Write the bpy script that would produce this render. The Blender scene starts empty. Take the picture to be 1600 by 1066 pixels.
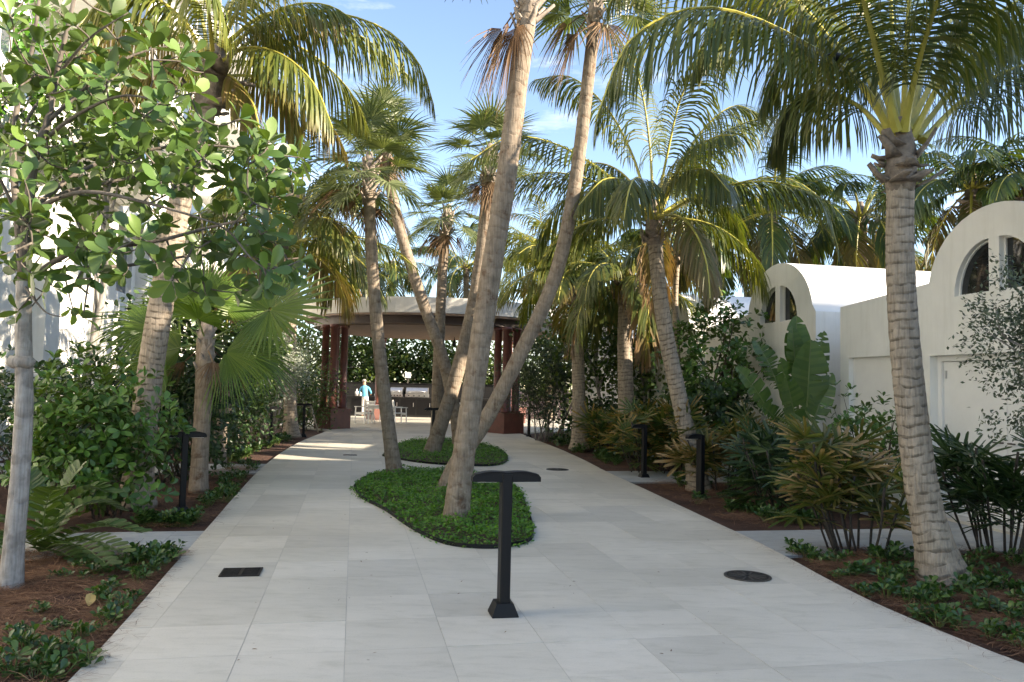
import bpy, math, random
import numpy as np
from mathutils import Vector, Matrix
R = math.radians
scene = bpy.context.scene
C = scene.collection
# ------------------------------------------------------------------ camera
FPX, CAMH, PITCH, ROLL = 1225.0, 1.6, R(3.32), R(1.3)
fw = np.array((0, math.cos(PITCH), math.sin(PITCH)))
up0 = np.array((0, -math.sin(PITCH), math.cos(PITCH)))
rt0 = np.array((1.0, 0, 0))
rt = rt0 * math.cos(ROLL) + up0 * math.sin(ROLL)
upv = up0 * math.cos(ROLL) - rt0 * math.sin(ROLL)
CAM = np.array((0, 0, CAMH))
cd = bpy.data.cameras.new('camera'); cam = bpy.data.objects.new('camera', cd); C.objects.link(cam)
cd.sensor_width = 36; cd.lens = FPX / 1600 * 36; cd.clip_end = 2000; cd.clip_start = .05
cam.matrix_world = Matrix(((rt[0], upv[0], -fw[0], 0), (rt[1], upv[1], -fw[1], 0), (rt[2], upv[2], -fw[2], CAMH), (0, 0, 0, 1)))
scene.camera = cam
# ------------------------------------------------------------------ sky, sun, exposure
SUN_EL, SUN_AZ = R(20), math.atan2(-.27, .966)     # azimuth measured from +X, counter-clockwise
to_sun = Vector((math.cos(SUN_EL) * math.cos(SUN_AZ), math.cos(SUN_EL) * math.sin(SUN_AZ), math.sin(SUN_EL)))
w = bpy.data.worlds.new('World'); scene.world = w; w.use_nodes = True
nt = w.node_tree; bg = nt.nodes['Background']
sky = nt.nodes.new('ShaderNodeTexSky'); sky.sky_type = 'NISHITA'; sky.sun_disc = False
sky.sun_elevation = SUN_EL; sky.sun_rotation = math.pi / 2 - SUN_AZ
sky.air_density = 1.0; sky.dust_density = 0.5; sky.ozone_density = 2.4; sky.altitude = 1500
tc = nt.nodes.new('ShaderNodeTexCoord'); mp = nt.nodes.new('ShaderNodeMapping'); mp.inputs['Scale'].default_value = (1.2, 1.2, 4.5); mp.inputs['Location'].default_value = (5.2, 2.3, .9)
cn = nt.nodes.new('ShaderNodeTexNoise'); cn.inputs['Scale'].default_value = 2.2; cn.inputs['Detail'].default_value = 8; cn.inputs['Roughness'].default_value = .6
cr = nt.nodes.new('ShaderNodeValToRGB'); cr.color_ramp.elements[0].position = .55; cr.color_ramp.elements[1].position = .72
cm = nt.nodes.new('ShaderNodeMixRGB'); cm.inputs['Color2'].default_value = (5.6, 5.9, 6.4, 1)
ml = nt.nodes.new('ShaderNodeMath'); ml.operation = 'MULTIPLY'; ml.inputs[1].default_value = .55
nt.links.new(tc.outputs['Generated'], mp.inputs['Vector']); nt.links.new(mp.outputs['Vector'], cn.inputs['Vector'])
nt.links.new(cn.outputs['Fac'], cr.inputs['Fac']); nt.links.new(cr.outputs['Color'], ml.inputs[0]); nt.links.new(ml.outputs[0], cm.inputs['Fac'])
nt.links.new(sky.outputs['Color'], cm.inputs['Color1']); nt.links.new(cm.outputs['Color'], bg.inputs['Color'])
bg.inputs['Strength'].default_value = 0.13
sd = bpy.data.lights.new('sun', 'SUN'); sd.energy = 5.0; sd.angle = R(.53); sd.color = (1, .93, .82)
so = bpy.data.objects.new('sun', sd); C.objects.link(so); so.location = (20, -5, 20)
so.rotation_euler = to_sun.to_track_quat('Z', 'Y').to_euler()
vs = scene.view_settings; vs.view_transform = 'Standard'; vs.look = 'None'; vs.gamma = 1; vs.use_curve_mapping = False
vs.exposure = 1.82
vs.use_white_balance = True; vs.white_balance_temperature = 7550; vs.white_balance_tint = 13
cy = scene.cycles; cy.max_bounces = 8; cy.diffuse_bounces = 4; cy.transmission_bounces = 5; cy.transparent_max_bounces = 4; cy.glossy_bounces = 2
cy.caustics_reflective = False; cy.caustics_refractive = False; cy.use_denoising = True; cy.sample_clamp_indirect = 6
# ------------------------------------------------------------------ pixel helpers (pixels of the 1600x1066 photograph)
def ray(px, py):
    return fw + rt * ((px - 800) / FPX) - upv * ((py - 533) / FPX)
def G(px, py, z=0.0):                       # point on the ground plane behind that pixel
    d = ray(px, py); t = (z - CAMH) / d[2]; return CAM + d * t
def P(px, py, y):                           # point behind that pixel at world depth y
    d = ray(px, py); return CAM + d * (y / d[1])
AX = np.array((-.196, .9806, 0)); AN = np.array((.9806, .196, 0))     # along the walk, across the walk (to the right)
def S(s, l, z=0.0): return AX * s + AN * l + np.array((0, 0, z))
def SL(p): return float(p[0] * AX[0] + p[1] * AX[1]), float(p[0] * AN[0] + p[1] * AN[1])
ROTZ = math.atan2(.196, .9806)              # turns local x onto AN
# ------------------------------------------------------------------ materials
MATS = {}
def mat(name):
    m = bpy.data.materials.new(name); m.use_nodes = True; MATS[name] = m
    t = m.node_tree; b = t.nodes['Principled BSDF']; return m, t, b
def N(t, kind, **kw):
    n = t.nodes.new('ShaderNode' + kind)
    for k, v in kw.items():
        if k in n.inputs: n.inputs[k].default_value = v
        else: setattr(n, k, v)
    return n
def L(t, a, b): t.links.new(a, b)
def ramp(t, stops):
    n = t.nodes.new('ShaderNodeValToRGB'); e = n.color_ramp.elements
    while len(e) < len(stops): e.new(.5)
    for i, (p, c) in enumerate(stops):
        e[i].position = p; e[i].color = tuple(c) + (1,) if len(c) == 3 else c
    return n
def plain(name, col, rough=.6, metal=0, nscale=0, namt=.25, bump=0, bscale=40, spec=.5, streak=0):
    m, t, b = mat(name)
    b.inputs['Roughness'].default_value = rough; b.inputs['Metallic'].default_value = metal
    b.inputs['Specular IOR Level'].default_value = spec
    c = np.array(col)
    if nscale:
        o = N(t, 'TexCoord'); n = N(t, 'TexNoise', Scale=nscale, Detail=8, Roughness=.62); L(t, o.outputs['Object'], n.inputs['Vector'])
        r = ramp(t, [(.28, c * (1 - namt)), (.72, np.minimum(c * (1 + namt), 1))]); L(t, n.outputs['Fac'], r.inputs['Fac']); L(t, r.outputs['Color'], b.inputs['Base Color'])
        if streak:
            mp_ = N(t, 'Mapping'); mp_.inputs['Scale'].default_value = (3.5, 3.5, .35); L(t, o.outputs['Object'], mp_.inputs['Vector']); n_ = N(t, 'TexNoise', Scale=2.0, Detail=7, Roughness=.7); L(t, mp_.outputs['Vector'], n_.inputs['Vector'])
            r_ = ramp(t, [(.36, (1 - streak, 1 - streak * 1.05, 1 - streak * 1.25)), (.52, (1, 1, 1))]); L(t, n_.outputs['Fac'], r_.inputs['Fac']); x_ = N(t, 'MixRGB', blend_type='MULTIPLY', Fac=1.0); L(t, r.outputs['Color'], x_.inputs['Color1']); L(t, r_.outputs['Color'], x_.inputs['Color2']); L(t, x_.outputs['Color'], b.inputs['Base Color'])
    else: b.inputs['Base Color'].default_value = (*col, 1)
    if bump:
        o = N(t, 'TexCoord'); n = N(t, 'TexNoise', Scale=bscale, Detail=6); L(t, o.outputs['Object'], n.inputs['Vector'])
        bp = N(t, 'Bump', Strength=bump, Distance=.02); L(t, n.outputs['Fac'], bp.inputs['Height']); L(t, bp.outputs['Normal'], b.inputs['Normal'])
    return m
def leafmat(name, ca, cb, cc=None, rough=.45, trans=.35, tint=(1.25, 1.35, .5), vein=False, tip=None, back=None, tipr=(.22, .6)):
    """leaf colour varies per island and per object; light passes through the blade; tip colours the outer end (attribute 'tipf')"""
    m, t, b = mat(name)
    g = N(t, 'NewGeometry'); oi = N(t, 'ObjectInfo')
    ad = N(t, 'Math', operation='ADD'); L(t, g.outputs['Random Per Island'], ad.inputs[0]); L(t, oi.outputs['Random'], ad.inputs[1])
    fr = N(t, 'Math', operation='FRACT'); L(t, ad.outputs[0], fr.inputs[0])
    cc = cc or cb
    r = ramp(t, [(0, ca), (.55, cb), (1, cc)]); L(t, fr.outputs[0], r.inputs['Fac'])
    col = r.outputs['Color']
    if tip:
        a = N(t, 'Attribute', attribute_name='tipf'); nn = N(t, 'TexNoise', Scale=3.0)
        mu = N(t, 'Math', operation='MULTIPLY'); L(t, a.outputs['Fac'], mu.inputs[0]); L(t, oi.outputs['Random'], mu.inputs[1])
        r2 = ramp(t, [(tipr[0], (0, 0, 0)), (tipr[1], (1, 1, 1))]); L(t, mu.outputs[0], r2.inputs['Fac'])
        mx = N(t, 'MixRGB'); L(t, r2.outputs['Color'], mx.inputs['Fac']); L(t, col, mx.inputs['Color1']); mx.inputs['Color2'].default_value = (*tip, 1); col = mx.outputs['Color']
    if back:
        mx = N(t, 'MixRGB'); L(t, g.outputs['Backfacing'], mx.inputs['Fac']); L(t, col, mx.inputs['Color1']); mx.inputs['Color2'].default_value = (*back, 1); col = mx.outputs['Color']
    L(t, col, b.inputs['Base Color']); b.inputs['Roughness'].default_value = rough
    tr = N(t, 'BsdfTranslucent'); mm = N(t, 'MixRGB', blend_type='MULTIPLY', Fac=1.0); mm.inputs['Color2'].default_value = (*tint, 1)
    L(t, col, mm.inputs['Color1']); L(t, mm.outputs['Color'], tr.inputs['Color'])
    ms = N(t, 'MixShader', Fac=trans); L(t, b.outputs[0], ms.inputs[1]); L(t, tr.outputs[0], ms.inputs[2])
    L(t, ms.outputs[0], t.nodes['Material Output'].inputs['Surface'])
    return m
class Outs:
    def __init__(s, n): s.outputs = {'Object': n.outputs[0]}
def barkmat(name, ca, cb, cring, per, rough=.85, ringw=.5, bump=.6, blotch=None):
    """bark with uneven rings across the attribute 'along' (metres up the trunk)"""
    m, t, b = mat(name)
    tx = N(t, 'TexCoord'); a = N(t, 'Attribute', attribute_name='along'); oi = N(t, 'ObjectInfo'); o = N(t, 'VectorMath', operation='MULTIPLY_ADD'); L(t, oi.outputs['Random'], o.inputs[0]); o.inputs[1].default_value = (41, 23, 17); L(t, tx.outputs['Object'], o.inputs[2]); o = Outs(o)
    n = N(t, 'TexNoise', Scale=9, Detail=8, Roughness=.65); L(t, o.outputs['Object'], n.inputs['Vector'])
    r = ramp(t, [(.3, ca), (.7, cb)]); L(t, n.outputs['Fac'], r.inputs['Fac'])
    n2 = N(t, 'TexNoise', Scale=3.5, Detail=3); L(t, o.outputs['Object'], n2.inputs['Vector'])
    m1 = N(t, 'Math', operation='MULTIPLY_ADD'); L(t, n2.outputs['Fac'], m1.inputs[0]); m1.inputs[1].default_value = per * 1.6; L(t, a.outputs['Fac'], m1.inputs[2])
    dv = N(t, 'Math', operation='DIVIDE'); L(t, m1.outputs[0], dv.inputs[0]); dv.inputs[1].default_value = per
    fr = N(t, 'Math', operation='FRACT'); L(t, dv.outputs[0], fr.inputs[0])
    rr = ramp(t, [(0, (1, 1, 1)), (.13, (.75, .75, .75)), (.3, (0, 0, 0)), (.93, (0, 0, 0)), (1, (1, 1, 1))]); L(t, fr.outputs[0], rr.inputs['Fac'])
    n3 = N(t, 'TexNoise', Scale=14, Detail=4); L(t, o.outputs['Object'], n3.inputs['Vector'])
    r3 = ramp(t, [(.38, (0, 0, 0)), (.6, (1, 1, 1))]); L(t, n3.outputs['Fac'], r3.inputs['Fac'])
    mk = N(t, 'Math', operation='MULTIPLY'); L(t, rr.outputs['Color'], mk.inputs[0]); L(t, r3.outputs['Color'], mk.inputs[1])
    mk2 = N(t, 'Math', operation='MULTIPLY'); L(t, mk.outputs[0], mk2.inputs[0]); mk2.inputs[1].default_value = ringw
    mx = N(t, 'MixRGB'); L(t, mk2.outputs[0], mx.inputs['Fac']); L(t, r.outputs['Color'], mx.inputs['Color1']); mx.inputs['Color2'].default_value = (*cring, 1)
    col = mx.outputs['Color']
    if blotch:
        n4 = N(t, 'TexNoise', Scale=5.5, Detail=5, Roughness=.7); L(t, o.outputs['Object'], n4.inputs['Vector'])
        r4 = ramp(t, [(.56, (0, 0, 0)), (.68, (.8, .8, .8))]); L(t, n4.outputs['Fac'], r4.inputs['Fac'])
        m4 = N(t, 'MixRGB'); L(t, r4.outputs['Color'], m4.inputs['Fac']); L(t, col, m4.inputs['Color1']); m4.inputs['Color2'].default_value = (*blotch, 1); col = m4.outputs['Color']
    # fine vertical cracks
    mp = N(t, 'Mapping'); mp.inputs['Scale'].default_value = (60, 60, 5); L(t, o.outputs['Object'], mp.inputs['Vector'])
    n5 = N(t, 'TexNoise', Scale=1.0, Detail=5); L(t, mp.outputs['Vector'], n5.inputs['Vector'])
    r5 = ramp(t, [(.3, (.55, .55, .55)), (.55, (1, 1, 1))]); L(t, n5.outputs['Fac'], r5.inputs['Fac'])
    m5 = N(t, 'MixRGB', blend_type='MULTIPLY', Fac=.8); L(t, col, m5.inputs['Color1']); L(t, r5.outputs['Color'], m5.inputs['Color2'])
    L(t, m5.outputs['Color'], b.inputs['Base Color']); b.inputs['Roughness'].default_value = rough; b.inputs['Specular IOR Level'].default_value = .25
    ah = N(t, 'Math', operation='SUBTRACT'); L(t, n5.outputs['Fac'], ah.inputs[0]); L(t, mk.outputs[0], ah.inputs[1])
    bp = N(t, 'Bump', Strength=bump, Distance=.02); L(t, ah.outputs[0], bp.inputs['Height']); L(t, bp.outputs['Normal'], b.inputs['Normal'])
    return m
# ------------------------------------------------------------------ mesh collector
class MB:
    def __init__(s): s.v = []; s.f = []; s.m = []; s.al = []; s.tip = []
    def add(s, vs_, fs, mi=0, al=None, tip=None):
        o = len(s.v); s.v.extend([tuple(map(float, q)) for q in vs_]); s.f.extend([tuple(i + o for i in f) for f in fs]); s.m.extend([mi] * len(fs))
        s.al.extend(al if al is not None else [0.0] * len(vs_)); s.tip.extend(tip if tip is not None else [0.0] * len(vs_))
    def box(s, lo, hi, mi=0, fr=None, bev=0):
        x0, y0, z0 = lo; x1, y1, z1 = hi
        q = [(x0, y0, z0), (x1, y0, z0), (x1, y1, z0), (x0, y1, z0), (x0, y0, z1), (x1, y0, z1), (x1, y1, z1), (x0, y1, z1)]
        if fr: q = [fr(*p) for p in q]
        s.add(q, [(0, 3, 2, 1), (4, 5, 6, 7), (0, 1, 5, 4), (1, 2, 6, 5), (2, 3, 7, 6), (3, 0, 4, 7)], mi)
    def tube(s, pts, rad, n=8, mi=0, cap=True, flat=1.0, jit=0, rng=None, a0=0.0):
        pts = [np.array(p, float) for p in pts]
        k = len(pts); rad = [rad] * k if np.isscalar(rad) else rad
        vs_ = []; al = []; acc = a0
        t0 = pts[1] - pts[0]; ref = np.array((0, 0, 1.0)) if abs(t0[2]) < .9 * np.linalg.norm(t0) else np.array((1.0, 0, 0))
        for i in range(k):
            t = pts[min(i + 1, k - 1)] - pts[max(i - 1, 0)]; t = t / (np.linalg.norm(t) + 1e-9)
            a = np.cross(ref, t); a /= np.linalg.norm(a) + 1e-9; b = np.cross(t, a); ref = np.cross(a, t) * -1 if False else ref - t * np.dot(ref, t); ref = ref / (np.linalg.norm(ref) + 1e-9)
            if i: acc += np.linalg.norm(pts[i] - pts[i - 1])
            for j in range(n):
                th = 2 * math.pi * j / n; r_ = rad[i] * (1 + (rng.uniform(-jit, jit) if jit else 0))
                vs_.append(pts[i] + a * math.cos(th) * r_ + b * math.sin(th) * r_ * flat); al.append(acc)
        fs = [(i * n + j, i * n + (j + 1) % n, (i + 1) * n + (j + 1) % n, (i + 1) * n + j) for i in range(k - 1) for j in range(n)]
        if cap: fs += [tuple(range(n))[::-1], tuple(range((k - 1) * n, k * n))]
        s.add(vs_, fs, mi, al)
    def build(s, name, mats, parent=None, smooth=False, local=None):
        v = np.array(s.v)
        if local is not None: v = v - np.array(local)
        me = bpy.data.meshes.new(name); me.from_pydata(v.tolist(), [], s.f)
        mats = mats if isinstance(mats, (list, tuple)) else [mats]
        for q in mats: me.materials.append(MATS[q] if isinstance(q, str) else q)
        if len(mats) > 1: me.polygons.foreach_set('material_index', s.m)
        if smooth: me.polygons.foreach_set('use_smooth', [True] * len(me.polygons))
        if any(s.al): me.attributes.new('along', 'FLOAT', 'POINT').data.foreach_set('value', s.al)
        if any(s.tip): me.attributes.new('tipf', 'FLOAT', 'POINT').data.foreach_set('value', s.tip)
        me.update()
        return link(name, me, parent)
def link(name, me, parent=None):
    o = bpy.data.objects.new(name, me); C.objects.link(o)
    if parent is not None: o.parent = parent
    return o
def thing(name, label, cat, loc=(0, 0, 0), group=None, rotz=0):
    o = bpy.data.objects.new(name, None); C.objects.link(o); o.location = tuple(map(float, loc)); o.rotation_euler = (0, 0, rotz); o.empty_display_size = .2
    o['label'] = label; o['category'] = cat
    if group: o['group'] = group
    return o
def tag(o, label=None, cat=None, group=None, kind=None):
    if label: o['label'] = label
    if cat: o['category'] = cat
    if group: o['group'] = group
    if kind: o['kind'] = kind
    return o
def catmull(pts, n):
    p = [np.array(q, float) for q in pts]; p = [2 * p[0] - p[1]] + p + [2 * p[-1] - p[-2]]; out = []
    k = len(p) - 3
    for i in range(n + 1):
        u = i / n * k; j = min(int(u), k - 1); t = u - j
        a, b, c, d = p[j:j + 4]
        out.append(.5 * ((2 * b) + (c - a) * t + (2 * a - 5 * b + 4 * c - d) * t * t + (3 * b - a - 3 * c + d) * t ** 3))
    return out
def unit(v): return v / (np.linalg.norm(v) + 1e-9)
UP = np.array((0, 0, 1.0))
# ------------------------------------------------------------------ world offset of a parent chain (no rotations used there)
def woff(p):
    o = np.zeros(3)
    while p is not None: o = o + np.array(p.location); p = p.parent
    return o
def tri_mesh(name, v, f, mats, mi=None, tip=None):
    me = bpy.data.meshes.new(name); v = np.asarray(v, np.float32); f = np.asarray(f, np.int32)
    me.vertices.add(len(v)); me.vertices.foreach_set('co', v.ravel())
    k = f.shape[1]; me.loops.add(f.size); me.loops.foreach_set('vertex_index', f.ravel())
    me.polygons.add(len(f)); me.polygons.foreach_set('loop_start', np.arange(0, f.size, k, dtype=np.int32))
    for q in mats: me.materials.append(MATS[q])
    if mi is not None: me.polygons.foreach_set('material_index', np.asarray(mi, np.int32))
    if tip is not None: me.attributes.new('tipf', 'FLOAT', 'POINT').data.foreach_set('value', np.asarray(tip, np.float32))
    me.update(calc_edges=True); me.validate(); return me
# leaf templates: base at 0, axis +Y, length 1, normal +Z
def tmpl(rows, fold=.12, curl=.1):
    """rows: (y, halfwidth); first and last pointed"""
    v = [(0, 0, 0)]; f = []
    for y, hw in rows: v += [(-hw, y, hw * fold * 2 - curl * y * y), (0, y, -curl * y * y), (hw, y, hw * fold * 2 - curl * y * y)]
    v.append((0, 1, -curl)); n = len(rows)
    f += [(0, 2, 1), (0, 3, 2)]
    for i in range(n - 1):
        a = 1 + 3 * i; b = a + 3
        f += [(a, a + 1, b + 1), (a, b + 1, b), (a + 1, a + 2, b + 2), (a + 1, b + 2, b + 1)]
    a = 1 + 3 * (n - 1); t = len(v) - 1
    f += [(a, a + 1, t), (a + 1, a + 2, t)]
    return np.array(v, float), np.array(f, int)
T_OBOV = tmpl([(.18, .075), (.45, .20), (.72, .275), (.92, .19)], .12, .12)
T_ROUND = tmpl([(.15, .13), (.45, .31), (.78, .30)], .08, .08)
T_LANCE = tmpl([(.2, .10), (.5, .15), (.8, .09)], .15, .15)
T_STRAP = tmpl([(.1, .16), (.5, .24), (.9, .18)], .10, .06)
T_DIA = (np.array([(0, 0, 0), (-.24, .5, .04), (0, 1, -.06), (.24, .5, .04)], float), np.array([(0, 1, 2), (0, 2, 3)], int))
T_NARROW = (np.array([(0, 0, 0), (-.09, .5, .02), (0, 1, -.1), (.09, .5, .02)], float), np.array([(0, 1, 2), (0, 2, 3)], int))
def frames(d, n):
    d = d / (np.linalg.norm(d, axis=1, keepdims=True) + 1e-9)
    x = np.cross(d, n); x /= np.linalg.norm(x, axis=1, keepdims=True) + 1e-9
    z = np.cross(x, d); return np.stack([x, d, z], axis=2)          # columns x, y(axis), z
def cloud(T, pos, d, n, size, wid=None):
    tv, tf = T; Rm = frames(np.asarray(d, float), np.asarray(n, float)); pos = np.asarray(pos, float); size = np.asarray(size, float)
    tvv = tv[None] * size[:, None, None]
    if wid is not None: tvv = tvv * np.array([1, 1, 1])[None, None]; tvv[:, :, 0] *= np.asarray(wid)[:, None]
    v = np.einsum('nij,nkj->nki', Rm, tvv) + pos[:, None]
    f = tf[None] + (np.arange(len(pos)) * len(tv))[:, None, None]
    return v.reshape(-1, 3), f.reshape(-1, 3)
LEAFMESH = {}
def leaf_objects(T, tname, mname, pos, d, n, size, parent, name='leaf'):
    key = (tname, mname)
    if key not in LEAFMESH: LEAFMESH[key] = tri_mesh('leaf', T[0], T[1], [mname])
    me = LEAFMESH[key]; Rm = frames(np.asarray(d, float), np.asarray(n, float)); off = woff(parent)
    for i in range(len(pos)):
        o = bpy.data.objects.new(name, me); C.objects.link(o); o.parent = parent
        M = np.eye(4); M[:3, :3] = Rm[i] * size[i]; M[:3, 3] = pos[i] - off; o.matrix_basis = Matrix(M.tolist())
T_OBOV_B = tmpl([(.18, .07), (.45, .18), (.72, .24), (.92, .15)], .22, .30); T_OBOV_C = tmpl([(.15, .09), (.42, .22), (.70, .25), (.9, .15)], .04, -.06)
def split_leaves(T, tname, mname, arr, parent, n_ind, name='leaf', rest='foliage'):
    pos, d, n, size = [np.asarray(q, float) for q in arr]
    if tname == 'obov':                      # three leaf forms: flat, cupped and recurved
        order = np.argsort(np.linalg.norm(pos - CAM, axis=1)); k = 0
        for T_, nm in ((T_OBOV, 'obov0'), (T_OBOV_B, 'obov1'), (T_OBOV_C, 'obov2')):
            ii = order[k::3]; k += 1; split_leaves(T_, nm, mname, (pos[ii], d[ii], n[ii], size[ii]), parent, n_ind // 3, name, rest)
        return
    order = np.argsort(np.linalg.norm(pos - CAM, axis=1)); a, b = order[:n_ind], order[n_ind:]
    if n_ind: leaf_objects(T, tname, mname, pos[a], d[a], n[a], size[a], parent, name)
    if len(b):
        v, f = cloud(T, pos[b], d[b], n[b], size[b]); o = link(rest, tri_mesh(rest, v - woff(parent), f, [mname]), parent)
        if n_ind: o['kind'] = 'stuff'
def wbuild(mb, name, mats, parent, smooth=True):
    return mb.build(name, mats, parent, smooth, local=woff(parent))
# ------------------------------------------------------------------ rosettes of leaves at twig ends
def rosettes(ends, dirs, rng, k=(4, 7), size=(.1, .15), ang=(35, 80), upbias=.35):
    pos, dd, nn, ss = [], [], [], []
    for e, t in zip(ends, dirs):
        t = unit(np.array(t)); a = unit(np.cross(t, rng.normal(size=3))); b = np.cross(t, a)
        m = rng.integers(k[0], k[1] + 1); ph = rng.uniform(0, 6.28)
        for i in range(m):
            th = ph + 2 * math.pi * i / m + rng.uniform(-.35, .35); an = R(rng.uniform(*ang)); o = a * math.cos(th) + b * math.sin(th)
            d = unit(t * math.cos(an) + o * math.sin(an) + UP * rng.uniform(-.15, .2)); n = unit(t * math.sin(an) - o * math.cos(an) + UP * upbias + rng.normal(size=3) * .12)
            pos.append(np.array(e) - t * rng.uniform(0, .03) + d * .012); dd.append(d); nn.append(n); ss.append(rng.uniform(*size))
    return pos, dd, nn, ss
# ------------------------------------------------------------------ coconut frond
def coco_frond(rach, nl, ll, hang, rng, wid=.028, rr=.045, seg=3, start=.16, wind=(0, 0, 0), lift=.16):
    mb = MB(); n = 16; pts = catmull(rach, n); pts = np.array(pts)
    rad = [rr * (1 - .9 * (i / n) ** .55) + .004 for i in range(n + 1)]; rad[0] = rr * 1.35
    mb.tube(pts, rad, 6, 1, True, .7)
    w_ = np.array(wind); vs_, fs, tp = [], [], []
    for side in (-1, 1):
        for i in range(nl):
            u = start + (1 - start) * (i + rng.uniform(-.3, .3)) / nl; u = min(max(u, start), .998); x = u * n; j = min(int(x), n - 1); t = x - j
            b = pts[j] * (1 - t) + pts[j + 1] * t; tan = unit(pts[j + 1] - pts[j])
            sd = np.cross(tan, UP); sd = unit(sd) * side if np.linalg.norm(sd) > .15 else unit(np.cross(tan, np.array((1., .3, 0)))) * side
            q = (u - start) / (1 - start); ln = ll * (.45 + .75 * math.sin(min(q * 1.25 + .18, 1.3) * 1.9)) * (1 - .62 * max(q - .62, 0) / .38) * rng.uniform(.85, 1.08)
            d = unit(sd * (.75 - .45 * q) + tan * (.38 + .75 * q) + UP * (lift + rng.uniform(-.12, .12)))
            h = hang * rng.uniform(.75, 1.2); p = b + d * 0; wv = unit(tan - d * np.dot(tan, d)); hw = wid * (.8 + .4 * math.sin(math.pi * min(q + .15, 1))) / 2
            base = len(vs_)
            for k in range(seg + 1):
                s = k / seg; wk = hw * (.6 if k == 0 else (1 if k < seg else .08))
                vs_.append(p - wv * wk); vs_.append(p + wv * wk); tp += [s * .8 + .2 * q] * 2
                if k < seg:
                    dn = unit(d * (1 - h * min((s + .5 / seg) * 1.35, .96)) - UP * h * (s + .5 / seg) * 1.5 + w_ * (s + .2) + rng.normal(size=3) * .03); p = p + dn * ln / seg
                    wv = unit(wv - dn * np.dot(wv, dn))
                    fs.append((base + 2 * k, base + 2 * k + 1, base + 2 * k + 3, base + 2 * k + 2))
    mb.add(vs_, fs, 0, None, tp)
    return mb
def rachis_from(base, az, el, length, bend, rng, k=6):
    p = np.array(base, float); out = [p]; e = el
    for i in range(k):
        s = (i + 1) / k; e = el - bend * s ** 1.3
        p = p + np.array((math.cos(e) * math.cos(az), math.cos(e) * math.sin(az), math.sin(e))) * length / k; out.append(p)
    return out
# ------------------------------------------------------------------ trunks
def trunk_mesh(ctrl, r0, r1, flare=1.5, n=12, step=.1, rib=.0, per=.1, rng=None, flen=.5):
    pts = catmull(ctrl, 60); seg = [0]
    for a, b in zip(pts, pts[1:]): seg.append(seg[-1] + np.linalg.norm(b - a))
    tot = seg[-1]; m = max(int(tot / step), 12); P_ = np.array(pts); ss = np.linspace(0, tot, m + 1)
    q = np.stack([np.interp(ss, seg, P_[:, i]) for i in range(3)], 1); q = q.tolist()
    rad = []
    for s in ss:
        r_ = r0 + (r1 - r0) * (s / tot) ** .8
        r_ *= 1 + (flare - 1) * math.exp(-(s / flen) ** 1.2 * 2.2)
        if rib: r_ *= 1 + rib * (((s / per) % 1) - .5)
        rad.append(r_ * (1 + (rng.uniform(-.02, .02) if rng else 0)))
    mb = MB(); mb.tube(q, rad, n, 0, True); return mb
def boots_coco(top, axis, r, rng, n=9):
    """old leaf bases and torn fibre round the neck of a coconut palm"""
    mb = MB(); axis = unit(axis); a = unit(np.cross(axis, np.array((.3, 1, 0)))); b = np.cross(axis, a)
    mb.tube([top - axis * r * 1.7, top - axis * r * 1.2, top - axis * r * .6, top + axis * r * 1.2, top + axis * r * 3.4], [r * .84, r * .95, r * .98, r * .85, r * .4], 17, 0, True, 1, .09, rng)
    for i in range(n):
        th = 6.28 * i / n + rng.uniform(-.25, .25); o = a * math.cos(th) + b * math.sin(th); tq = -a * math.sin(th) + b * math.cos(th)
        z = rng.uniform(-1.6, 1.4) * r; ln = r * rng.uniform(.9, 2.3); w_ = r * rng.uniform(.25, .6); p0 = top + axis * z + o * r * .95
        el = rng.uniform(-.1, 1.0); d = unit(o * math.cos(el) + axis * math.sin(el)); e = p0 + d * ln; m_ = p0 + d * ln * .5 - axis * r * .1
        nrm = np.cross(tq, d) * r * .09; vs_ = []; e = e + tq * rng.uniform(-.35, .35) * ln
        for p, ww in ((p0, w_ * 1.7), (m_, w_ * .9), (e, w_ * .6)): vs_ += [p - tq * ww + nrm, p + tq * ww + nrm, p + tq * ww * .8 - nrm, p - tq * ww * .8 - nrm]
        fs = [(4 * k + j, 4 * k + (j + 1) % 4, 4 * k + 4 + (j + 1) % 4, 4 * k + 4 + j) for k in range(2) for j in range(4)] + [(8, 9, 10, 11), (3, 2, 1, 0)]
        mb.add(vs_, fs, 0)
    return mb
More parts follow.
